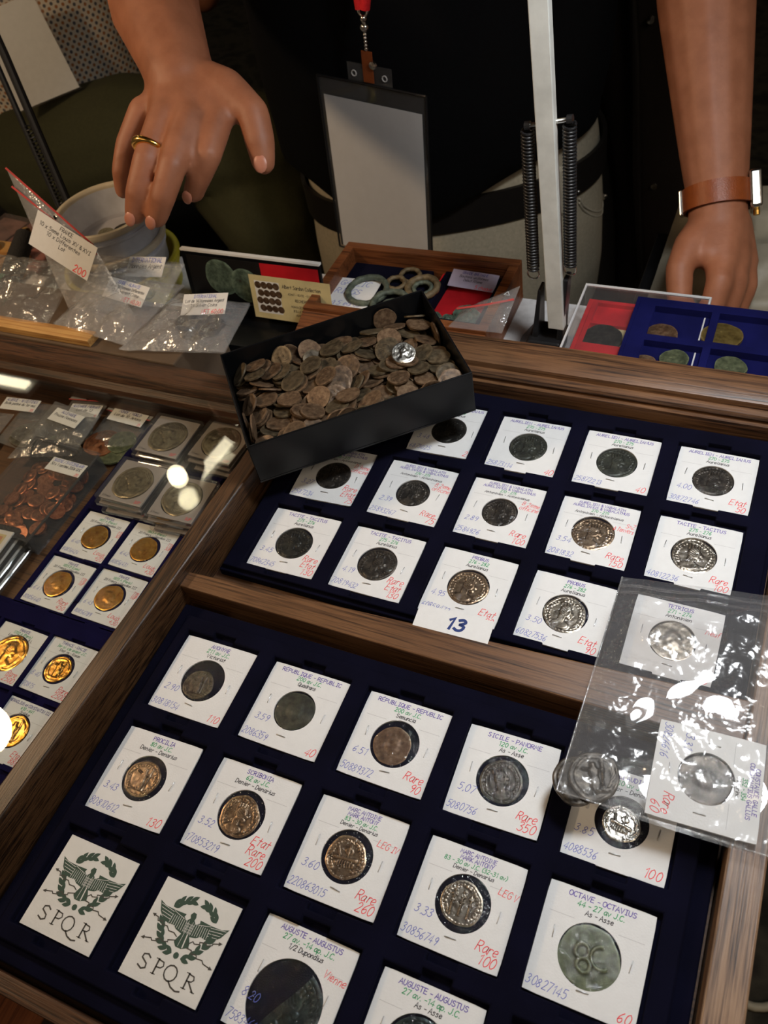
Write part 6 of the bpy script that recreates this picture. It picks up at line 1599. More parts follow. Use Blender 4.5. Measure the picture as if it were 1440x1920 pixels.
# ------------------------------------------------------------------ desk lamp with white arm and springs
dl = thing('desk_lamp', 'white balanced-arm desk lamp with black springs and black foot behind the back rail', 'lamp', (13.6, 34.4, -3.95))
obj('foot', B().hexa([(-3.2, -1.8, 0), (.75, -1.8, 0), (.75, 2.2, 0), (-3.2, 2.2, 0)], [(-1.7, -1.2, 2.4), (1.0, -1.2, 2.4), (1.0, 1.6, 2.4), (-1.7, 1.6, 2.4)]), 'black_plastic', dl, bevel=.2)
obj('foot_hole', B().tube([(-1.2, -1.78, 1.1), (-1.2, -1.4, 1.2)], .5, 20), 'hole', dl)
obj('bracket', B().hexa([(-1.5, -.6, 2.2), (-1.0, -.6, 2.2), (-.9, 1.2, 2.2), (-1.5, 1.2, 2.2)], [(-1.0, -.4, 6.8), (-.75, -.4, 6.8), (-.75, .8, 6.8), (-1.0, .8, 6.8)]), 'black_plastic', dl, bevel=.08)
obj('bracket', B().hexa([(.5, -.6, 2.2), (.95, -.6, 2.2), (.95, 1.2, 2.2), (.5, 1.2, 2.2)], [(.95, -.4, 8.0), (1.35, -.4, 8.0), (1.35, .8, 8.0), (.95, .8, 8.0)]), 'black_plastic', dl, bevel=.08)
armb, armt = Vector((.55, -.4, 3.6)), Vector((-1.75, -.4, 52))
d_ = (armt - armb)


def bar(b, p, q, wx, wy):
    return b.hexa([(p.x - wx, p.y - wy, p.z), (p.x + wx, p.y - wy, p.z), (p.x + wx, p.y + wy, p.z), (p.x - wx, p.y + wy, p.z)],
                  [(q.x - wx, q.y - wy, q.z), (q.x + wx, q.y - wy, q.z), (q.x + wx, q.y + wy, q.z), (q.x - wx, q.y + wy, q.z)])


obj('arm', bar(B(), armb, armt, .62, .4), 'white_paint', dl, bevel=.06)
obj('arm', bar(B(), armb + Vector((-.35, 1.3, 1)), armt + Vector((-.35, 1.3, 0)), .5, .3), 'tub_rim', dl, bevel=.06)
obj('spring_pin', B().tube([(-1.75, -.2, 19.6), (1.45, -.2, 20.2)], .16, 12), 'steel', dl)
for (xa, za, xb, zb_) in ((-1.55, 19.4, -1.35, 8.6), (1.25, 19.9, 1.45, 9.3)):
    for x_ in (xa,):
        obj('pin_cap', B().tube([(x_ - .16, -.2, 19.6 if x_ < 0 else 20.15), (x_ + .2, -.2, 19.65 if x_ < 0 else 20.2)], .3, 12), 'black_plastic', dl)
    pts = []
    for k in range(44 * 9 + 1):
        s_ = k / (44 * 9)
        t_ = 2 * pi * k / 9
        pts.append((xa + (xb - xa) * s_ + .40 * cos(t_), -.2 + .40 * sin(t_), za + (zb_ - za) * s_))
    obj('spring', B().tube(pts, .095, 6), 'black_plastic', dl, smooth=60)
    obj('spring_hook', B().tube([(xb + .45 * cos(t_ * .5236), -.2, zb_ - .45 + .45 * sin(t_ * .5236)) for t_ in range(12)], .06, 6, True), 'steel', dl)
el2 = Vector((-1.75, -.4, 52))
hd = Vector((16.4, -19.4, 55))
obj('upper_arm', B().tube([el2, hd], .6, 10), 'white_paint', dl)
obj('elbow', B().ellipsoid(el2, (1.2, 1.2, 1.2), 14, 8), 'black_plastic', dl)
shd = obj('shade', B().lathe([(2.2, 3.2), (3.0, 3.2), (7.2, -3.0), (7.6, -3.6), (7.3, -3.6), (2.9, 2.7), (2.2, 2.8)], 36), 'white_paint', dl, tuple(hd + Vector((0, 0, -2.2))), smooth=50)
obj('bulb', B().ellipsoid((0, 0, -.2), (2.4, 2.4, 2.8), 16, 10), emit('white_bulb', (.95, .97, 1, 1), 12), shd)

# second lamp, far left: black rods and a small warm bulb
wl = thing('desk_lamp', 'black desk lamp with two thin rods at the photo left edge', 'lamp', (-36.6, 37.6, -3.95))
obj('foot', B().lathe([(.1, 0), (3.0, 0), (3.0, .8), (1.0, 1.2), (.1, 1.2)], 28), 'black_plastic', wl, smooth=40)
for o_ in (0, 1):
    obj('arm', B().tube([(-1.4 + o_ * 1.6, .3 - .2 * o_, 1.0), (-8.0 + o_ * 1.6, 7.2, 18.6), (-20, 20, 50)], .42 if o_ else .3, 10), 'black_plastic', wl)
obj('spring', B().tube([(-1.9 + .3 * cos(k * .7) - 3.2 * k / 240, 1.4 + .3 * sin(k * .7) + 3.4 * k / 240, 4 + 9 * k / 240) for k in range(241)], .08, 6), 'black_plastic', wl)
obj('upper_arm', B().tube([(-20, 20, 50), (-12, 7.5, 58.5)], .5, 10), 'black_plastic', wl)
ws = obj('shade', B().lathe([(1.2, 3.4), (1.8, 3.4), (4.6, -1.6), (4.3, -1.6), (1.6, 2.9), (1.2, 3.0)], 30), 'black_plastic', wl, (-11.9, 6.8, 56.4), smooth=50)
obj('bulb', B().ellipsoid((0, 0, -.9), (1.5, 1.5, 1.8), 16, 10), 'tube_warm', ws)

# hall tubes whose reflections lie on the glass
for i, (x, y, rz, L_) in enumerate(((-315, 178, .0, 70), (-160, 190, 1.45, 90))):
    cl = thing('ceiling_light', 'long fluorescent ceiling light reflected in the case glass, %s' % ('farther one', 'nearer one')[i], 'ceiling light', (x, y, 201), (0, 0, rz), 'hall ceiling lights')
    obj('housing', B().box(-L_ / 2 - 3, -5, .6, L_ / 2 + 3, 5, 3.8), 'white_paint', cl)
    obj('tube', B().tube([(-L_ / 2, 0, 0), (L_ / 2, 0, 0)], 2.4, 12), 'tube_white', cl)

# ------------------------------------------------------------------ people
def remeshed(name, b, mat, parent, voxel, smooth_n=6, factor=.5):
    o = obj(name, b, mat, parent)
    r = o.modifiers.new('remesh', 'REMESH')
    r.mode = 'VOXEL'
    r.voxel_size = voxel * S
    r.use_smooth_shade = True
    s = o.modifiers.new('smooth', 'SMOOTH')
    s.iterations = smooth_n
    s.factor = factor
    return o


def oval(c, u, v, ru, rv, n=32, p=2.3, tilt=None):
    c, u, v = Vector(c), Vector(u), Vector(v)
    out = []
    for k in range(n):
        t = 2 * pi * k / n
        cu, sv = cos(t), sin(t)
        a = abs(cu) ** (2 / p) * (1 if cu >= 0 else -1)
        d = abs(sv) ** (2 / p) * (1 if sv >= 0 else -1)
        q = c + u * (a * ru) + v * (d * rv)
        if tilt:
            q = q + Vector((0, 0, tilt(a, d)))
        out.append(q)
    return out


# the stallholder: body frame u = his left (photo right), n = the way he faces
HU, HN = Vector((.90, .436, 0)), Vector((.436, -.90, 0))
HC = Vector((-10.8, 73.1, 0))
stall = thing('person', 'standing stallholder in a black shirt and beige trousers, reaching a hand over the tubs', 'person', (0, 0, 0))
body = B()
# right arm reaching forward (photo left)
body.capsule([(-24, 66, 42), (-28.3, 55.8, 28.8)], [5.2, 4.7])
body.capsule([(-28.3, 55.8, 28.8), (-24.6, 48.4, 24.6), (-19.4, 39.9, 20.6)], [4.6, 4.5, 3.5])
body.capsule([(-19.4, 39.9, 20.6), (-15.5, 35.4, 18.9), (-14.2, 33.8, 18.1)], [3.5, 2.75, 2.6])
# palm as four splayed metacarpals
body.capsule([(-13.9, 34.2, 18.0), (-10.3, 31.3, 16.75)], [2.15, 1.2])
body.capsule([(-14.2, 34.0, 18.0), (-11.8, 30.2, 17.15)], [2.2, 1.2])
body.capsule([(-14.7, 33.9, 17.8), (-13.7, 30.0, 17.3)], [2.1, 1.15])
body.capsule([(-15.2, 34.0, 17.5), (-15.6, 30.9, 17.1)], [1.9, 1.05])
# fingers
FING = [([(-9.98, 31.28, 16.69), (-9.55, 28.27, 15.54), (-10.43, 27.66, 14.2), (-11.32, 27.59, 12.99)], [1.15, 1.02, 0.92, 0.8]), ([(-11.57, 30.08, 17.23), (-11.13, 26.15, 15.82), (-11.83, 24.84, 14.17), (-12.86, 24.59, 12.63)], [1.18, 1.02, 0.93, 0.8]), ([(-13.47, 29.83, 17.54), (-13.52, 26.46, 15.97), (-14.09, 25.02, 14.3), (-14.77, 24.57, 12.72)], [1.12, 0.98, 0.9, 0.78]), ([(-16.02, 30.72, 17.39), (-16.98, 28.75, 15.66), (-17.33, 27.56, 14.19), (-17.64, 27.24, 12.79)], [1.0, 0.84, 0.76, 0.66])]
for p_, r_ in FING:
    body.capsule(p_, r_)
# thumb leaves the side of the palm
body.capsule([(-13.2, 34.2, 17.7), (-10.2, 33.5, 17.6), (-7.6, 32.3, 16.6), (-6.9, 31.2, 15.2), (-6.6, 30.5, 14.0)], [1.9, 1.55, 1.2, 1.12, .9])
body.capsule([(-12.0, 33.2, 17.5), (-9.6, 32.0, 16.9)], [1.4, .7])
# left arm hanging to the table edge (photo right)
body.capsule([(10.5, 82, 42), (15.6, 73.5, 20.8)], [5.2, 4.8])
body.capsule([(15.6, 73.5, 20.8), (18.8, 64.4, 11.4), (22.0, 56.4, 2.5)], [4.6, 4.1, 3.0])
body.capsule([(22.0, 56.4, 2.5), (23.2, 53.4, -.8), (23.6, 52.2, -1.9)], [3.0, 2.5, 2.55])
body.capsule([(23.4, 52.4, -1.9), (23.5, 48.9, -2.7)], [2.5, 1.45])
body.capsule([(23.8, 52.2, -2.0), (24.7, 48.4, -3.1)], [2.5, 1.5])
body.capsule([(24.2, 52.3, -2.4), (25.7, 49.4, -3.7)], [2.3, 1.35])
body.capsule([(24.6, 52.6, -2.6), (26.4, 50.8, -4.4)], [2.0, 1.2])
body.capsule([(22.9, 51.8, -1.9), (21.8, 49.2, -2.3), (21.4, 46.9, -3.2), (21.9, 45.3, -4.9), (22.6, 44.9, -6.1)], [1.8, 1.45, 1.2, 1.1, .9])
body.capsule([(24.5, 48.6, -3.0), (24.9, 46.4, -3.6), (24.7, 45.2, -5.2), (24.2, 45.0, -6.6)], [1.35, 1.15, 1.05, .9])
body.capsule([(25.6, 49.6, -3.7), (26.1, 47.4, -4.6), (25.9, 46.3, -6.2), (25.4, 46.0, -7.5)], [1.25, 1.1, 1.0, .85])
body.capsule([(26.3, 50.9, -4.4), (27.0, 48.9, -5.6), (26.7, 47.7, -7.1), (26.3, 47.4, -8.2)], [1.1, 1.0, .9, .8])
# trunk, neck, head and legs under the clothes
T0 = HC + Vector((0, 0, 42))
body.capsule([HC + Vector((0, 0, -14)), HC + Vector((0, 0, 6)) + HN * .5, HC + Vector((0, 0, 34)) + HN * 4], [10, 10, 12])
body.capsule([(-22, 67, 42), (9, 81.5, 42)], [5.5, 5.5])
body.capsule([(-6.5, 73.5, 44), (-6.0, 72.5, 52)], [6.2, 5.6])
body.ellipsoid((-5.4, 70.8, 61.5), (7.6, 9.2, 11.2), 24, 16)
body.capsule([(-1.9, 61.9, 62), (-1.4, 60.8, 59.2)], [1.0, 1.5])
for s_ in (-1, 1):
    e_ = Vector((-5.4, 70.8, 61.2)) + HU * s_ * 7.8
    body.ellipsoid(e_, (1.2, 1.8, 3.0), 10, 8)
    hp_ = HC + HU * s_ * 8.5
    body.capsule([hp_ + Vector((0, 0, -16)), hp_ + Vector((1, -2, -52)), hp_ + Vector((.5, 1, -88))], [8.5, 5.6, 4.2])
    body.capsule([hp_ + Vector((.5, 1, -93.5)), hp_ + Vector((6.5, -13, -95))], [4.0, 2.8])
remeshed('body', body, 'skin', stall, .27, 6)
hb = B()
hb.ellipsoid((-5.9, 72.6, 65.0), (8.0, 9.2, 9.4), 24, 14)
obj('hair', hb, 'hair', stall, smooth=80)
fc = Vector((-5.4, 70.8, 61.5))
for s_ in (-1, 1):
    obj('eye', B().ellipsoid(fc + HN * 8.1 + HU * s_ * 3.1 + Vector((0, 0, .6)), (.95, .95, .7), 12, 8), 'paper', stall, smooth=80)
obj('mouth', B().ellipsoid(fc + HN * 7.9 + Vector((0, 0, -6.0)), (2.0, 1.3, .55), 14, 8), 'nail', stall, smooth=80)
for p_, r_ in FING[:3] + [([(-6.9, 31.2, 15.2), (-6.6, 30.5, 14.0)], [1.12, .9])]:
    tip, prev = Vector(p_[-1]), Vector(p_[-2])
    ax = (tip - prev).normalized()
    out = Vector((.25, -.8, .55))
    out = (out - ax * out.dot(ax)).normalized()
    nl = obj('fingernail', B().ellipsoid((0, 0, 0), (r_[-1] * .56, r_[-1] * .72, .12), 12, 6), 'nail', stall, tuple(tip + ax * r_[-1] * .15 + out * r_[-1] * .93), basis(ax.cross(out), out), smooth=80)
# gold ring on the ring finger
fd = Vector((-0.01, -0.91, -0.42)).normalized()
rg = obj('finger_ring', B().tube([(1.02 * cos(2 * pi * k / 28), 1.02 * sin(2 * pi * k / 28), 0) for k in range(28)], [.2 + .2 * max(0, cos(2 * pi * (k / 28 - .45))) for k in range(28)], 10, True), 'brass', stall, (-13.51, 27.3, 16.36), basis((1, 0, 0), fd), smooth=60)
rg['label'] = 'gold ring on his finger'

# shirt: loft from a sagging hem over the belly to the shoulders
shirt = B()
rings = []
hemz = lambda a, d: -4.6 * exp(-((atan2(d, a) - 1.85) / .52) ** 2) if d > 0 else 0.0
for (z, ru, rv, fwd, tl_) in ((-4.8, 17.4, 12.3, 1.2, 1), (-4.2, 18.0, 13.1, 1.5, 1), (-2, 18.5, 14.0, 2.4, .8), (3, 18.6, 14.6, 3.2, .4), (12, 18.4, 14.2, 4.2, 0), (22, 18.6, 13.2, 5.2, 0), (32, 19.2, 12.6, 4.6, 0), (40, 18.6, 10.6, 3.4, 0), (45, 14.0, 8.0, 2.4, 0), (48, 7.4, 6.6, 1.8, 0)):
    c = HC + HN * fwd + Vector((0, 0, z))
    rings.append(oval(c, HU, HN, ru, rv, 56, 2.25, (lambda a, d, t=tl_: hemz(a, d) * t)))
r2 = []
for i in range(len(rings) - 1):
    for q in (0, .34, .67):
        r2.append([rings[i][k].lerp(rings[i + 1][k], q) for k in range(56)])
r2.append(rings[-1])
for i, r in enumerate(r2):
    for k in range(56):
        t = 2 * pi * k / 56
        nn = noise.noise((cos(t) * 2.2, sin(t) * 2.2, i * .23))
        r[k] = r[k] + (HU * cos(t) + HN * sin(t)) * .55 * nn
shirt.rings(r2, False)
so_ = obj('shirt', shirt, 'black_cloth', stall, smooth=80)
sm_ = so_.modifiers.new('thickness', 'SOLIDIFY')
sm_.thickness = .25 * S
for (p, q, r0, r1) in (((-22, 67.4, 42), (-27.2, 58.4, 31.5), 6.6, 6.0), ((9, 81.2, 42), (14.2, 75.6, 26), 6.6, 6.0)):
    sv_ = obj('sleeve', B().tube([p, Vector(p).lerp(Vector(q), .5), q], [r0, (r0 + r1) / 2, r1], 28, cap=False), 'black_cloth', stall, smooth=80)
    sm_ = sv_.modifiers.new('thickness', 'SOLIDIFY')
    sm_.thickness = .2 * S

# trousers, belt, loops and pockets
tr = B()
tro = []
for (z, ru, rv, fwd) in ((-4.5, 17.2, 11.6, 0), (-9, 17.8, 12.2, .2), (-16, 18.4, 12.8, .3), (-24, 18.6, 12.8, .3), (-30, 18.2, 12.0, .2)):
    tro.append(oval(HC + HU * 1.0 + HN * fwd + Vector((0, 0, z)), HU, HN, ru, rv, 40, 2.3))
tr.rings(tro)
for s_ in (-1, 1):
    hp_ = HC + HU * s_ * 8.8
    tr.capsule([hp_ + Vector((0, 0, -26)), hp_ + Vector((1, -2, -54)), hp_ + Vector((.5, 1, -88))], [9.6, 8.0, 7.0], 22)
remeshed('trousers', tr, 'pants', stall, .5, 4)


def hip(az, z, off=0.0, fwd=.2, ru=18.0, rv=12.3):
    """point on the trousers' surface; az 0 = his left side, 90 = front"""
    t = radians(az)
    a = abs(cos(t)) ** (2 / 2.3) * (1 if cos(t) >= 0 else -1)
    d = abs(sin(t)) ** (2 / 2.3) * (1 if sin(t) >= 0 else -1)
    return HC + HU * 1.0 + HN * fwd + HU * (a * (ru + off)) + HN * (d * (rv + off)) + Vector((0, 0, z))


belt = B()
beltr = []
for z, of in ((-11.6, .1), (-11.6, .55), (-7.6, .55), (-7.6, .1)):
    beltr.append([hip(360 * k / 64, z, of) for k in range(64)])
beltr.append(beltr[0])
belt.rings(beltr, False)
obj('belt', belt, 'black_leather', stall, smooth=50)
for az in (56, 122):
    lp = B()
    for k in range(5):
        pass
    lp.rings([[hip(az - 2.6, z, of), hip(az + 2.6, z, of), hip(az + 2.6, z, of + .22), hip(az - 2.6, z, of + .22)] for z, of in ((-13.2, .2), (-12.6, .5), (-9.5, .58), (-7.4, .5), (-7.0, .2))])
    obj('belt_loop', lp, 'pants_seam', stall)
obj('belt_rivet', B().ellipsoid(hip(46, -11.0, .66), (.22, .22, .22), 8, 6), 'steel', stall)
for az0, az1, z0, z1 in ((44, 6, -12.2, -17.5), (118, 150, -12.2, -17.0)):
    for of in (.0, .9):
        obj('pocket_seam', B().tube([hip(az0 + (az1 - az0) * k / 14, z0 + (z1 - z0) * (sin(pi / 2 * k / 14) ** .7) - of * (.6 + .3 * k / 14), .12, ru=18.3, rv=12.6) for k in range(15)], .13, 6), 'pants_seam', stall, smooth=60)
obj('pocket_button', B().ellipsoid(hip(126, -15.0, .3, ru=18.3, rv=12.6), (.5, .5, .5), 12, 8), 'steel', stall)
obj('pocket_rivet', B().ellipsoid(hip(9, -16.6, .3, ru=18.3, rv=12.6), (.4, .4, .4), 10, 6), 'steel', stall)
for s_ in (-1, 1):
    hp_ = HC + HU * s_ * 8.8
    obj('shoe', B().capsule([hp_ + Vector((-.5, 3, -94)), hp_ + Vector((7.5, -15, -95))], [4.4, 3.2]), 'black_leather', stall, smooth=60)

# watch on the wrist of the hanging arm
wa = Vector((22.4, 55.5, 1.4))
wdir = (Vector((23.4, 52.8, -1.4)) - wa).normalized()
we = basis((1, 0, 0), wdir)
wt = Vector((23.05, 53.75, -.35))
wb_ = B()
rw = []
for (r, z) in ((2.72, -.95), (2.95, -.95), (2.95, .95), (2.72, .95), (2.72, -.95)):
    rw.append([(r * cos(2 * pi * k / 40), r * .97 * sin(2 * pi * k / 40), z) for k in range(40)])
wb_.rings(rw, False)
ws_ = obj('watch_strap', wb_, 'brown_leather', stall, tuple(wt), we, smooth=50)
ws_['label'] = 'brown leather watch strap'
wc = obj('watch_case', B().box(2.6, -1.5, -1.6, 3.6, 1.5, 1.6), 'steel', stall, tuple(wt), we, bevel=.25, seg=3)
obj('watch_lug', B().box(2.4, -1.7, -1.15, 3.0, -1.25, 1.15), 'steel', wc)
obj('watch_crown', B().tube([(3.1, 0, 1.6), (3.1, 0, 2.0)], .28, 12), 'brass', wc)
obj('watch_buckle', B().box(-3.15, -.5, -1.1, -2.8, .5, 1.1), 'steel', ws_, bevel=.1)

# badge on a red lanyard, hanging in front of his belly
bX, bZ = Vector((.985, -.16, -.06)), Vector((.07, .03, 1))
bdg = thing('badge_holder', 'large clear badge holder with a blank white sheet, hanging from a red lanyard', 'badge', (-8.15, 50.6, 1.0), basis(bX, bZ))
bdg.scale = (1.12, 1.12, 1.12)
hw, hh_ = 5.2, 8.05
obj('sleeve', B().box(-hw, -.06, -hh_, hw, .06, hh_), 'hard_clear', bdg, bevel=.04)
obj('back_panel', B().box(-hw + .1, .07, -hh_ + .1, hw - .1, .12, hh_ - .1), 'black_plastic', bdg)
obj('sheet', B().box(-4.75, -.09, -hh_ + .25, 4.75, -.07, hh_ - 1.5), 'grey_paper', bdg)
obj('flap', B().box(-2.1, -.05, hh_, 2.1, .05, hh_ + 1.5), 'hard_clear', bdg, bevel=.04)
for x in (-1.45, 1.45):
    obj('eyelet', B().tube([(x + .22 * cos(k * .63), -.08, hh_ + .7 + .22 * sin(k * .63)) for k in range(10)], .05, 6, True), 'grey_paper', bdg)
ed = B()
for p, q in (((-hw, -hh_), (hw, -hh_)), ((hw, -hh_), (hw, hh_)), ((hw, hh_), (-hw, hh_)), ((-hw, hh_), (-hw, -hh_))):
    ed.tube([(p[0], -.1, p[1]), (q[0], -.1, q[1])], .09, 6)
obj('rim', ed, 'black_plastic', bdg)
obj('clip_strap', B().box(-.5, -.22, hh_ + .2, 0.5, -.1, hh_ + 2.6), 'brown_leather', bdg, bevel=.05)
obj('snap', B().lathe([(.05, 0), (.34, 0), (.3, .15), (.05, .18)], 14), 'steel', bdg, (.62, -.3, hh_ + 1.7), (pi / 2, 0, 0), smooth=40)
ch = B()
for k in range(5):
    ch.ellipsoid((0, -.15, hh_ + 2.75 + k * .26), (.17, .17, .17), 10, 6)
obj('bead_chain', ch, 'steel', bdg, smooth=60)
sw = B().ellipsoid((0, -.15, hh_ + 4.3), (.38, .34, .36), 12, 8).ellipsoid((0, -.15, hh_ + 4.9), (.28, .28, .32), 12, 8)
sw.tube([(.42 * cos(k * .5236), -.15, hh_ + 5.5 + .42 * sin(k * .5236)) for k in range(12)], .12, 8, True)
sw.tube([(-.25, -.15, hh_ + 4.2), (0, -.15, hh_ + 3.9), (.25, -.15, hh_ + 4.2)], .1, 8)
obj('swivel_hook', sw, 'steel', bdg, smooth=60)
inv = basis(bX, bZ).to_matrix().transposed()
tl_ = lambda p: (inv @ (Vector(p) - Vector((-8.15, 50.6, 1.0)))) / 1.12
for s_ in (-1, 1):
    p0 = Vector((s_ * .18, -.15, hh_ + 5.6))
    p1 = tl_((-5.4 + s_ * 2.6, 52.4, 32))
    p2 = tl_((-7 + s_ * 9.5, 60.0 + 3 * s_, 52))
    p3 = tl_((-7.0 + s_ * 9.0, 73.5 + 3.6 * s_, 54))
    pts = []
    for a_, b__ in ((p0, p1), (p1, p2), (p2, p3)):
        pts += [a_.lerp(b__, k / 5) for k in range(5)]
    pts.append(p3)
    obj('lanyard', B().tube(pts, .42, 8), 'red_cord', bdg, smooth=60)

# seated visitor at the far left
seat = thing('person', 'seated person in a white shirt with orange and grey dots and olive trousers', 'person', (0, 0, 0))
b2 = B()
b2.capsule([(-80, 86, -16), (-81, 89, 10), (-83, 92, 34)], [12, 12.5, 12])
b2.capsule([(-84, 78, 36), (-83, 106, 36)], [5.5, 5.5])
b2.capsule([(-83, 92, 38), (-82, 92, 47)], [6, 5.5])
b2.ellipsoid((-80.5, 92, 57), (9, 7.6, 11), 22, 14)
b2.capsule([(-84, 77, 35), (-94, 74, 10), (-104, 78, -8)], [4.6, 4.2, 3.0])
b2.capsule([(-83, 107, 35), (-80, 112, 8), (-62, 104, -2)], [4.6, 4.2, 3.0])
b2.capsule([(-104, 78, -8), (-106, 80, -14), (-106, 81, -19)], [2.9, 2.6, 1.6])
remeshed('body', b2, 'skin', seat, .6, 5)
obj('hair', B().ellipsoid((-82.5, 92, 60.5), (9.2, 8.1, 9.2), 22, 12), 'hair', seat, smooth=80)
for s_ in (-1, 1):
    obj('eye', B().ellipsoid((-72.6, 92 + s_ * 3.1, 57.6), (.7, .95, .7), 10, 8), 'paper', seat, smooth=80)
sh2 = B()
cen = [(-80, 85, -16), (-79.6, 85.6, -8), (-79.6, 86.6, 0), (-80, 87.6, 10), (-81, 89, 20), (-82.5, 91, 30), (-83, 92, 37), (-83, 92, 41)]
rad = [(15.5, 14), (15.8, 14.6), (15.6, 14.8), (15.2, 15.2), (14.6, 17), (13, 19), (10, 15), (6.5, 7)]
uvs = []
rr_ = []
for i in range(len(cen) - 1):
    for q in (0, .25, .5, .75):
        c = Vector(cen[i]).lerp(Vector(cen[i + 1]), q)
        ra = rad[i][0] * (1 - q) + rad[i + 1][0] * q
        rb_2 = rad[i][1] * (1 - q) + rad[i + 1][1] * q
        ring = oval(c, (1, 0, 0), (0, 1, 0), ra, rb_2, 64, 2.2)
        for k in range(64):
            ring[k] = ring[k] + (ring[k] - c).normalized() * (1.1 * noise.noise((cos(k * .098) * 3, sin(k * .098) * 3, c.z * .09)))
            uvs.append((abs(k - 32) / 32 * 46, c.z * 1.0))
        rr_.append(ring)
sh2.rings(rr_)
sh2.uv = uvs
obj('shirt', sh2, 'dots', seat, smooth=80)
tr2 = B()
tr2.capsule([(-80, 84, -22), (-74, 80, -20)], [14, 12])
tr2.capsule([(-77, 73, -15), (-57, 73.5, -9.5), (-40, 76, -11)], [9.8, 8.6, 7.4])
tr2.capsule([(-40, 76, -11), (-35, 78, -34), (-34, 82, -56)], [7.2, 6.2, 5.2])
tr2.capsule([(-76, 96, -17), (-58, 87, -13), (-38, 72, -20)], [9.6, 8.6, 7.2])
tr2.capsule([(-38, 72, -20), (-35, 74, -42), (-36, 78, -60)], [7.0, 6.2, 5.2])
remeshed('trousers', tr2, 'olive', seat, .6, 5)
for p, q in (((-34, 86, -60), (4, -12, -1)), ((-37, 78, -64), (-3, -12, -1))):
    obj('shoe', B().capsule([p, Vector(p) + Vector(q)], [4.6, 3.6]), 'black_leather', seat, smooth=60)
sl_ = thing('name_badge', 'plain white name badge in a clear pouch on the dotted shirt', 'badge', (-67.0, 69.4, 3.9), basis((.80, .58, .10), (-.22, .10, 1)))
obj('pouch', B().box(-4.6, -.1, -6.2, 4.6, .1, 6.2), 'hard_clear', sl_, bevel=.05)
obj('paper', B().box(-4.4, -.2, -6.0, 4.4, -.11, 5.6), 'paper', sl_)
st_ = thing('bar_stool', 'dark high stool under the seated person', 'stool', (-79, 86, -98))
obj('seat', B().lathe([(.1, 58), (17, 58), (18, 59.5), (17, 61), (.1, 61)], 32), 'black_plastic', st_, smooth=40)
for k in range(4):
    a_ = pi / 4 + k * pi / 2
    obj('leg', B().tube([(11 * cos(a_), 11 * sin(a_), 58), (17 * cos(a_), 17 * sin(a_), 0)], 1.3, 10), 'steel', st_)
obj('foot_ring', B().tube([(15 * cos(k * .2618), 15 * sin(k * .2618), 20) for k in range(24)], .8, 8, True), 'steel', st_)

# chair and jacket behind the stallholder at right
chr_ = thing('chair', 'upholstered grey brown chair with a worn chrome frame, behind the stallholder', 'chair', (-7.5, 106, -98))
obj('seat', B().box(-19, -8, 44, 19, 30, 50), 'chair_cloth', chr_, bevel=1.2)
obj('backrest', B().box(-17.5, -11.2, 52, 17.2, -8.8, 104), 'chair_cloth', chr_, bevel=1.0)
for s_ in (-1, 1):
    x_ = 19.0 * s_
    obj('back_frame', B().tube([(x_, -9, 0), (x_, -9.5, 44), (x_, -10.5, 80), (x_, -11, 102), (x_ - 2 * s_, -11, 105)], 1.05, 14), 'chrome', chr_, smooth=60)
    obj('leg', B().tube([(x_, 28, 0), (x_, 27, 45)], 1.05, 14), 'chrome', chr_)
jk = thing('jacket', 'dark brown jacket with metal snaps hung over the chair back', 'jacket', (11.3, 90.9, 6))
jb = B()
jr = []
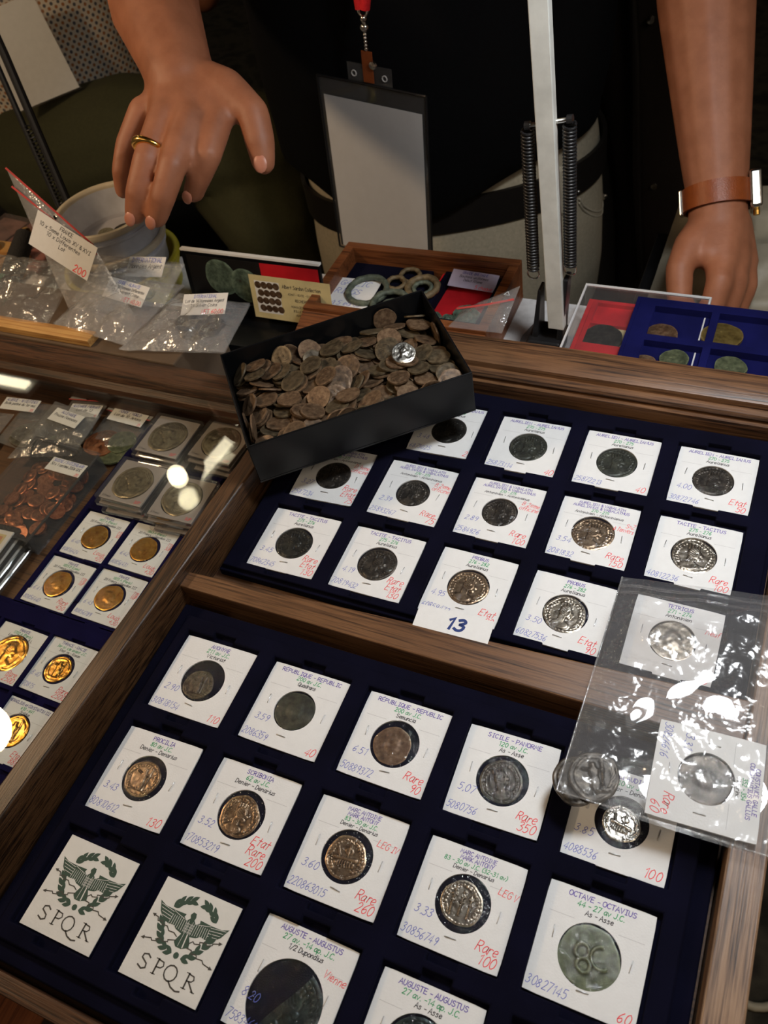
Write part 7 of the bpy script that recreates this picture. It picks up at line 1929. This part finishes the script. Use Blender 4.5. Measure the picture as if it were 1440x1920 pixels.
for i, (z, x_, w_, d2) in enumerate(((4, -1.5, 4.5, 1.6), (2, -1.5, 6.8, 2.4), (-4, -.8, 7.6, 2.8), (-12, .2, 7.4, 2.8), (-22, 1.4, 6.8, 3.0), (-32, 2.2, 6.0, 3.0), (-42, 2.4, 5.6, 3.0), (-46, 2.4, 5.4, 2.8))):
    ring = oval((x_, 0, z), (1, 0, 0), (0, 1, 0), w_, d2, 40, 2.3)
    for k in range(40):
        ring[k] = ring[k] + Vector((0, .9 * noise.noise((ring[k].x * .35, z * .05, 2)), 0)) + Vector((.4 * sin(z * .3 + k), 0, 0)) * .5
    jr.append(ring)
jb.rings(jr)
obj('cloth', jb, 'jacket', jk, smooth=70)
obj('lapel', B().tube([(-4, -2.8, 2), (-2.4, -3.3, -10), (-1.2, -3.6, -24), (.6, -3.6, -40)], [.5, .7, .7, .5], 8), 'black_leather', jk, smooth=60)
for (x_, z) in ((-1.0, -5.5), (1.4, -3.5), (1.2, -26)):
    obj('snap', B().lathe([(.05, 0), (.5, 0), (.42, .2), (.05, .24)], 14), 'steel', jk, (x_, -3.1, z), (pi / 2, 0, 0), smooth=40)

# pale crumpled bag by the right hand, on a dark crate behind the table
cr = thing('storage_crate', 'dark crate behind the table carrying the pale crumpled bag', 'crate', (31, 56.5, -98))
for (a0, b0, a1, b1) in ((-14, -10, 14, -9), (-14, 9, 14, 10), (-14, -9, -13, 9), (13, -9, 14, 9)):
    obj('crate_wall', B().box(a0, b0, 0, a1, b1, 84), 'black_plastic', cr)
obj('lid', B().box(-14.5, -10.5, 84, 14.5, 10.5, 85), 'black_plastic', cr, bevel=.2)
pbg = thing('carrier_bag', 'pale grey crumpled plastic bag under the hand with the watch', 'bag', (31, 56, -12.6))
pm = bag_mesh((-13, -8.6, .3), (14, -8.6, .3), (-12, 9, 6), (14, 9, 9.5), 46, 34, 2.6, .16, 91, 2.2)
obj('film', pm, flat('pale_bag_plastic', rgb(150, 142, 124), .5, var=.08), pbg, smooth=70)

# cable on the floor
cbp = [(53.5 - .55 * k + 1.2 * sin(k * .5), 18.5 - .5 * k + 1.6 * cos(k * .45), .7) for k in range(24)]
tag(obj('power_cable', B().tube(cbp, .6, 8), 'tub_rim', None, (0, 0, -98), smooth=60), 'white cable lying on the dark carpet at the lower right', 'cable')
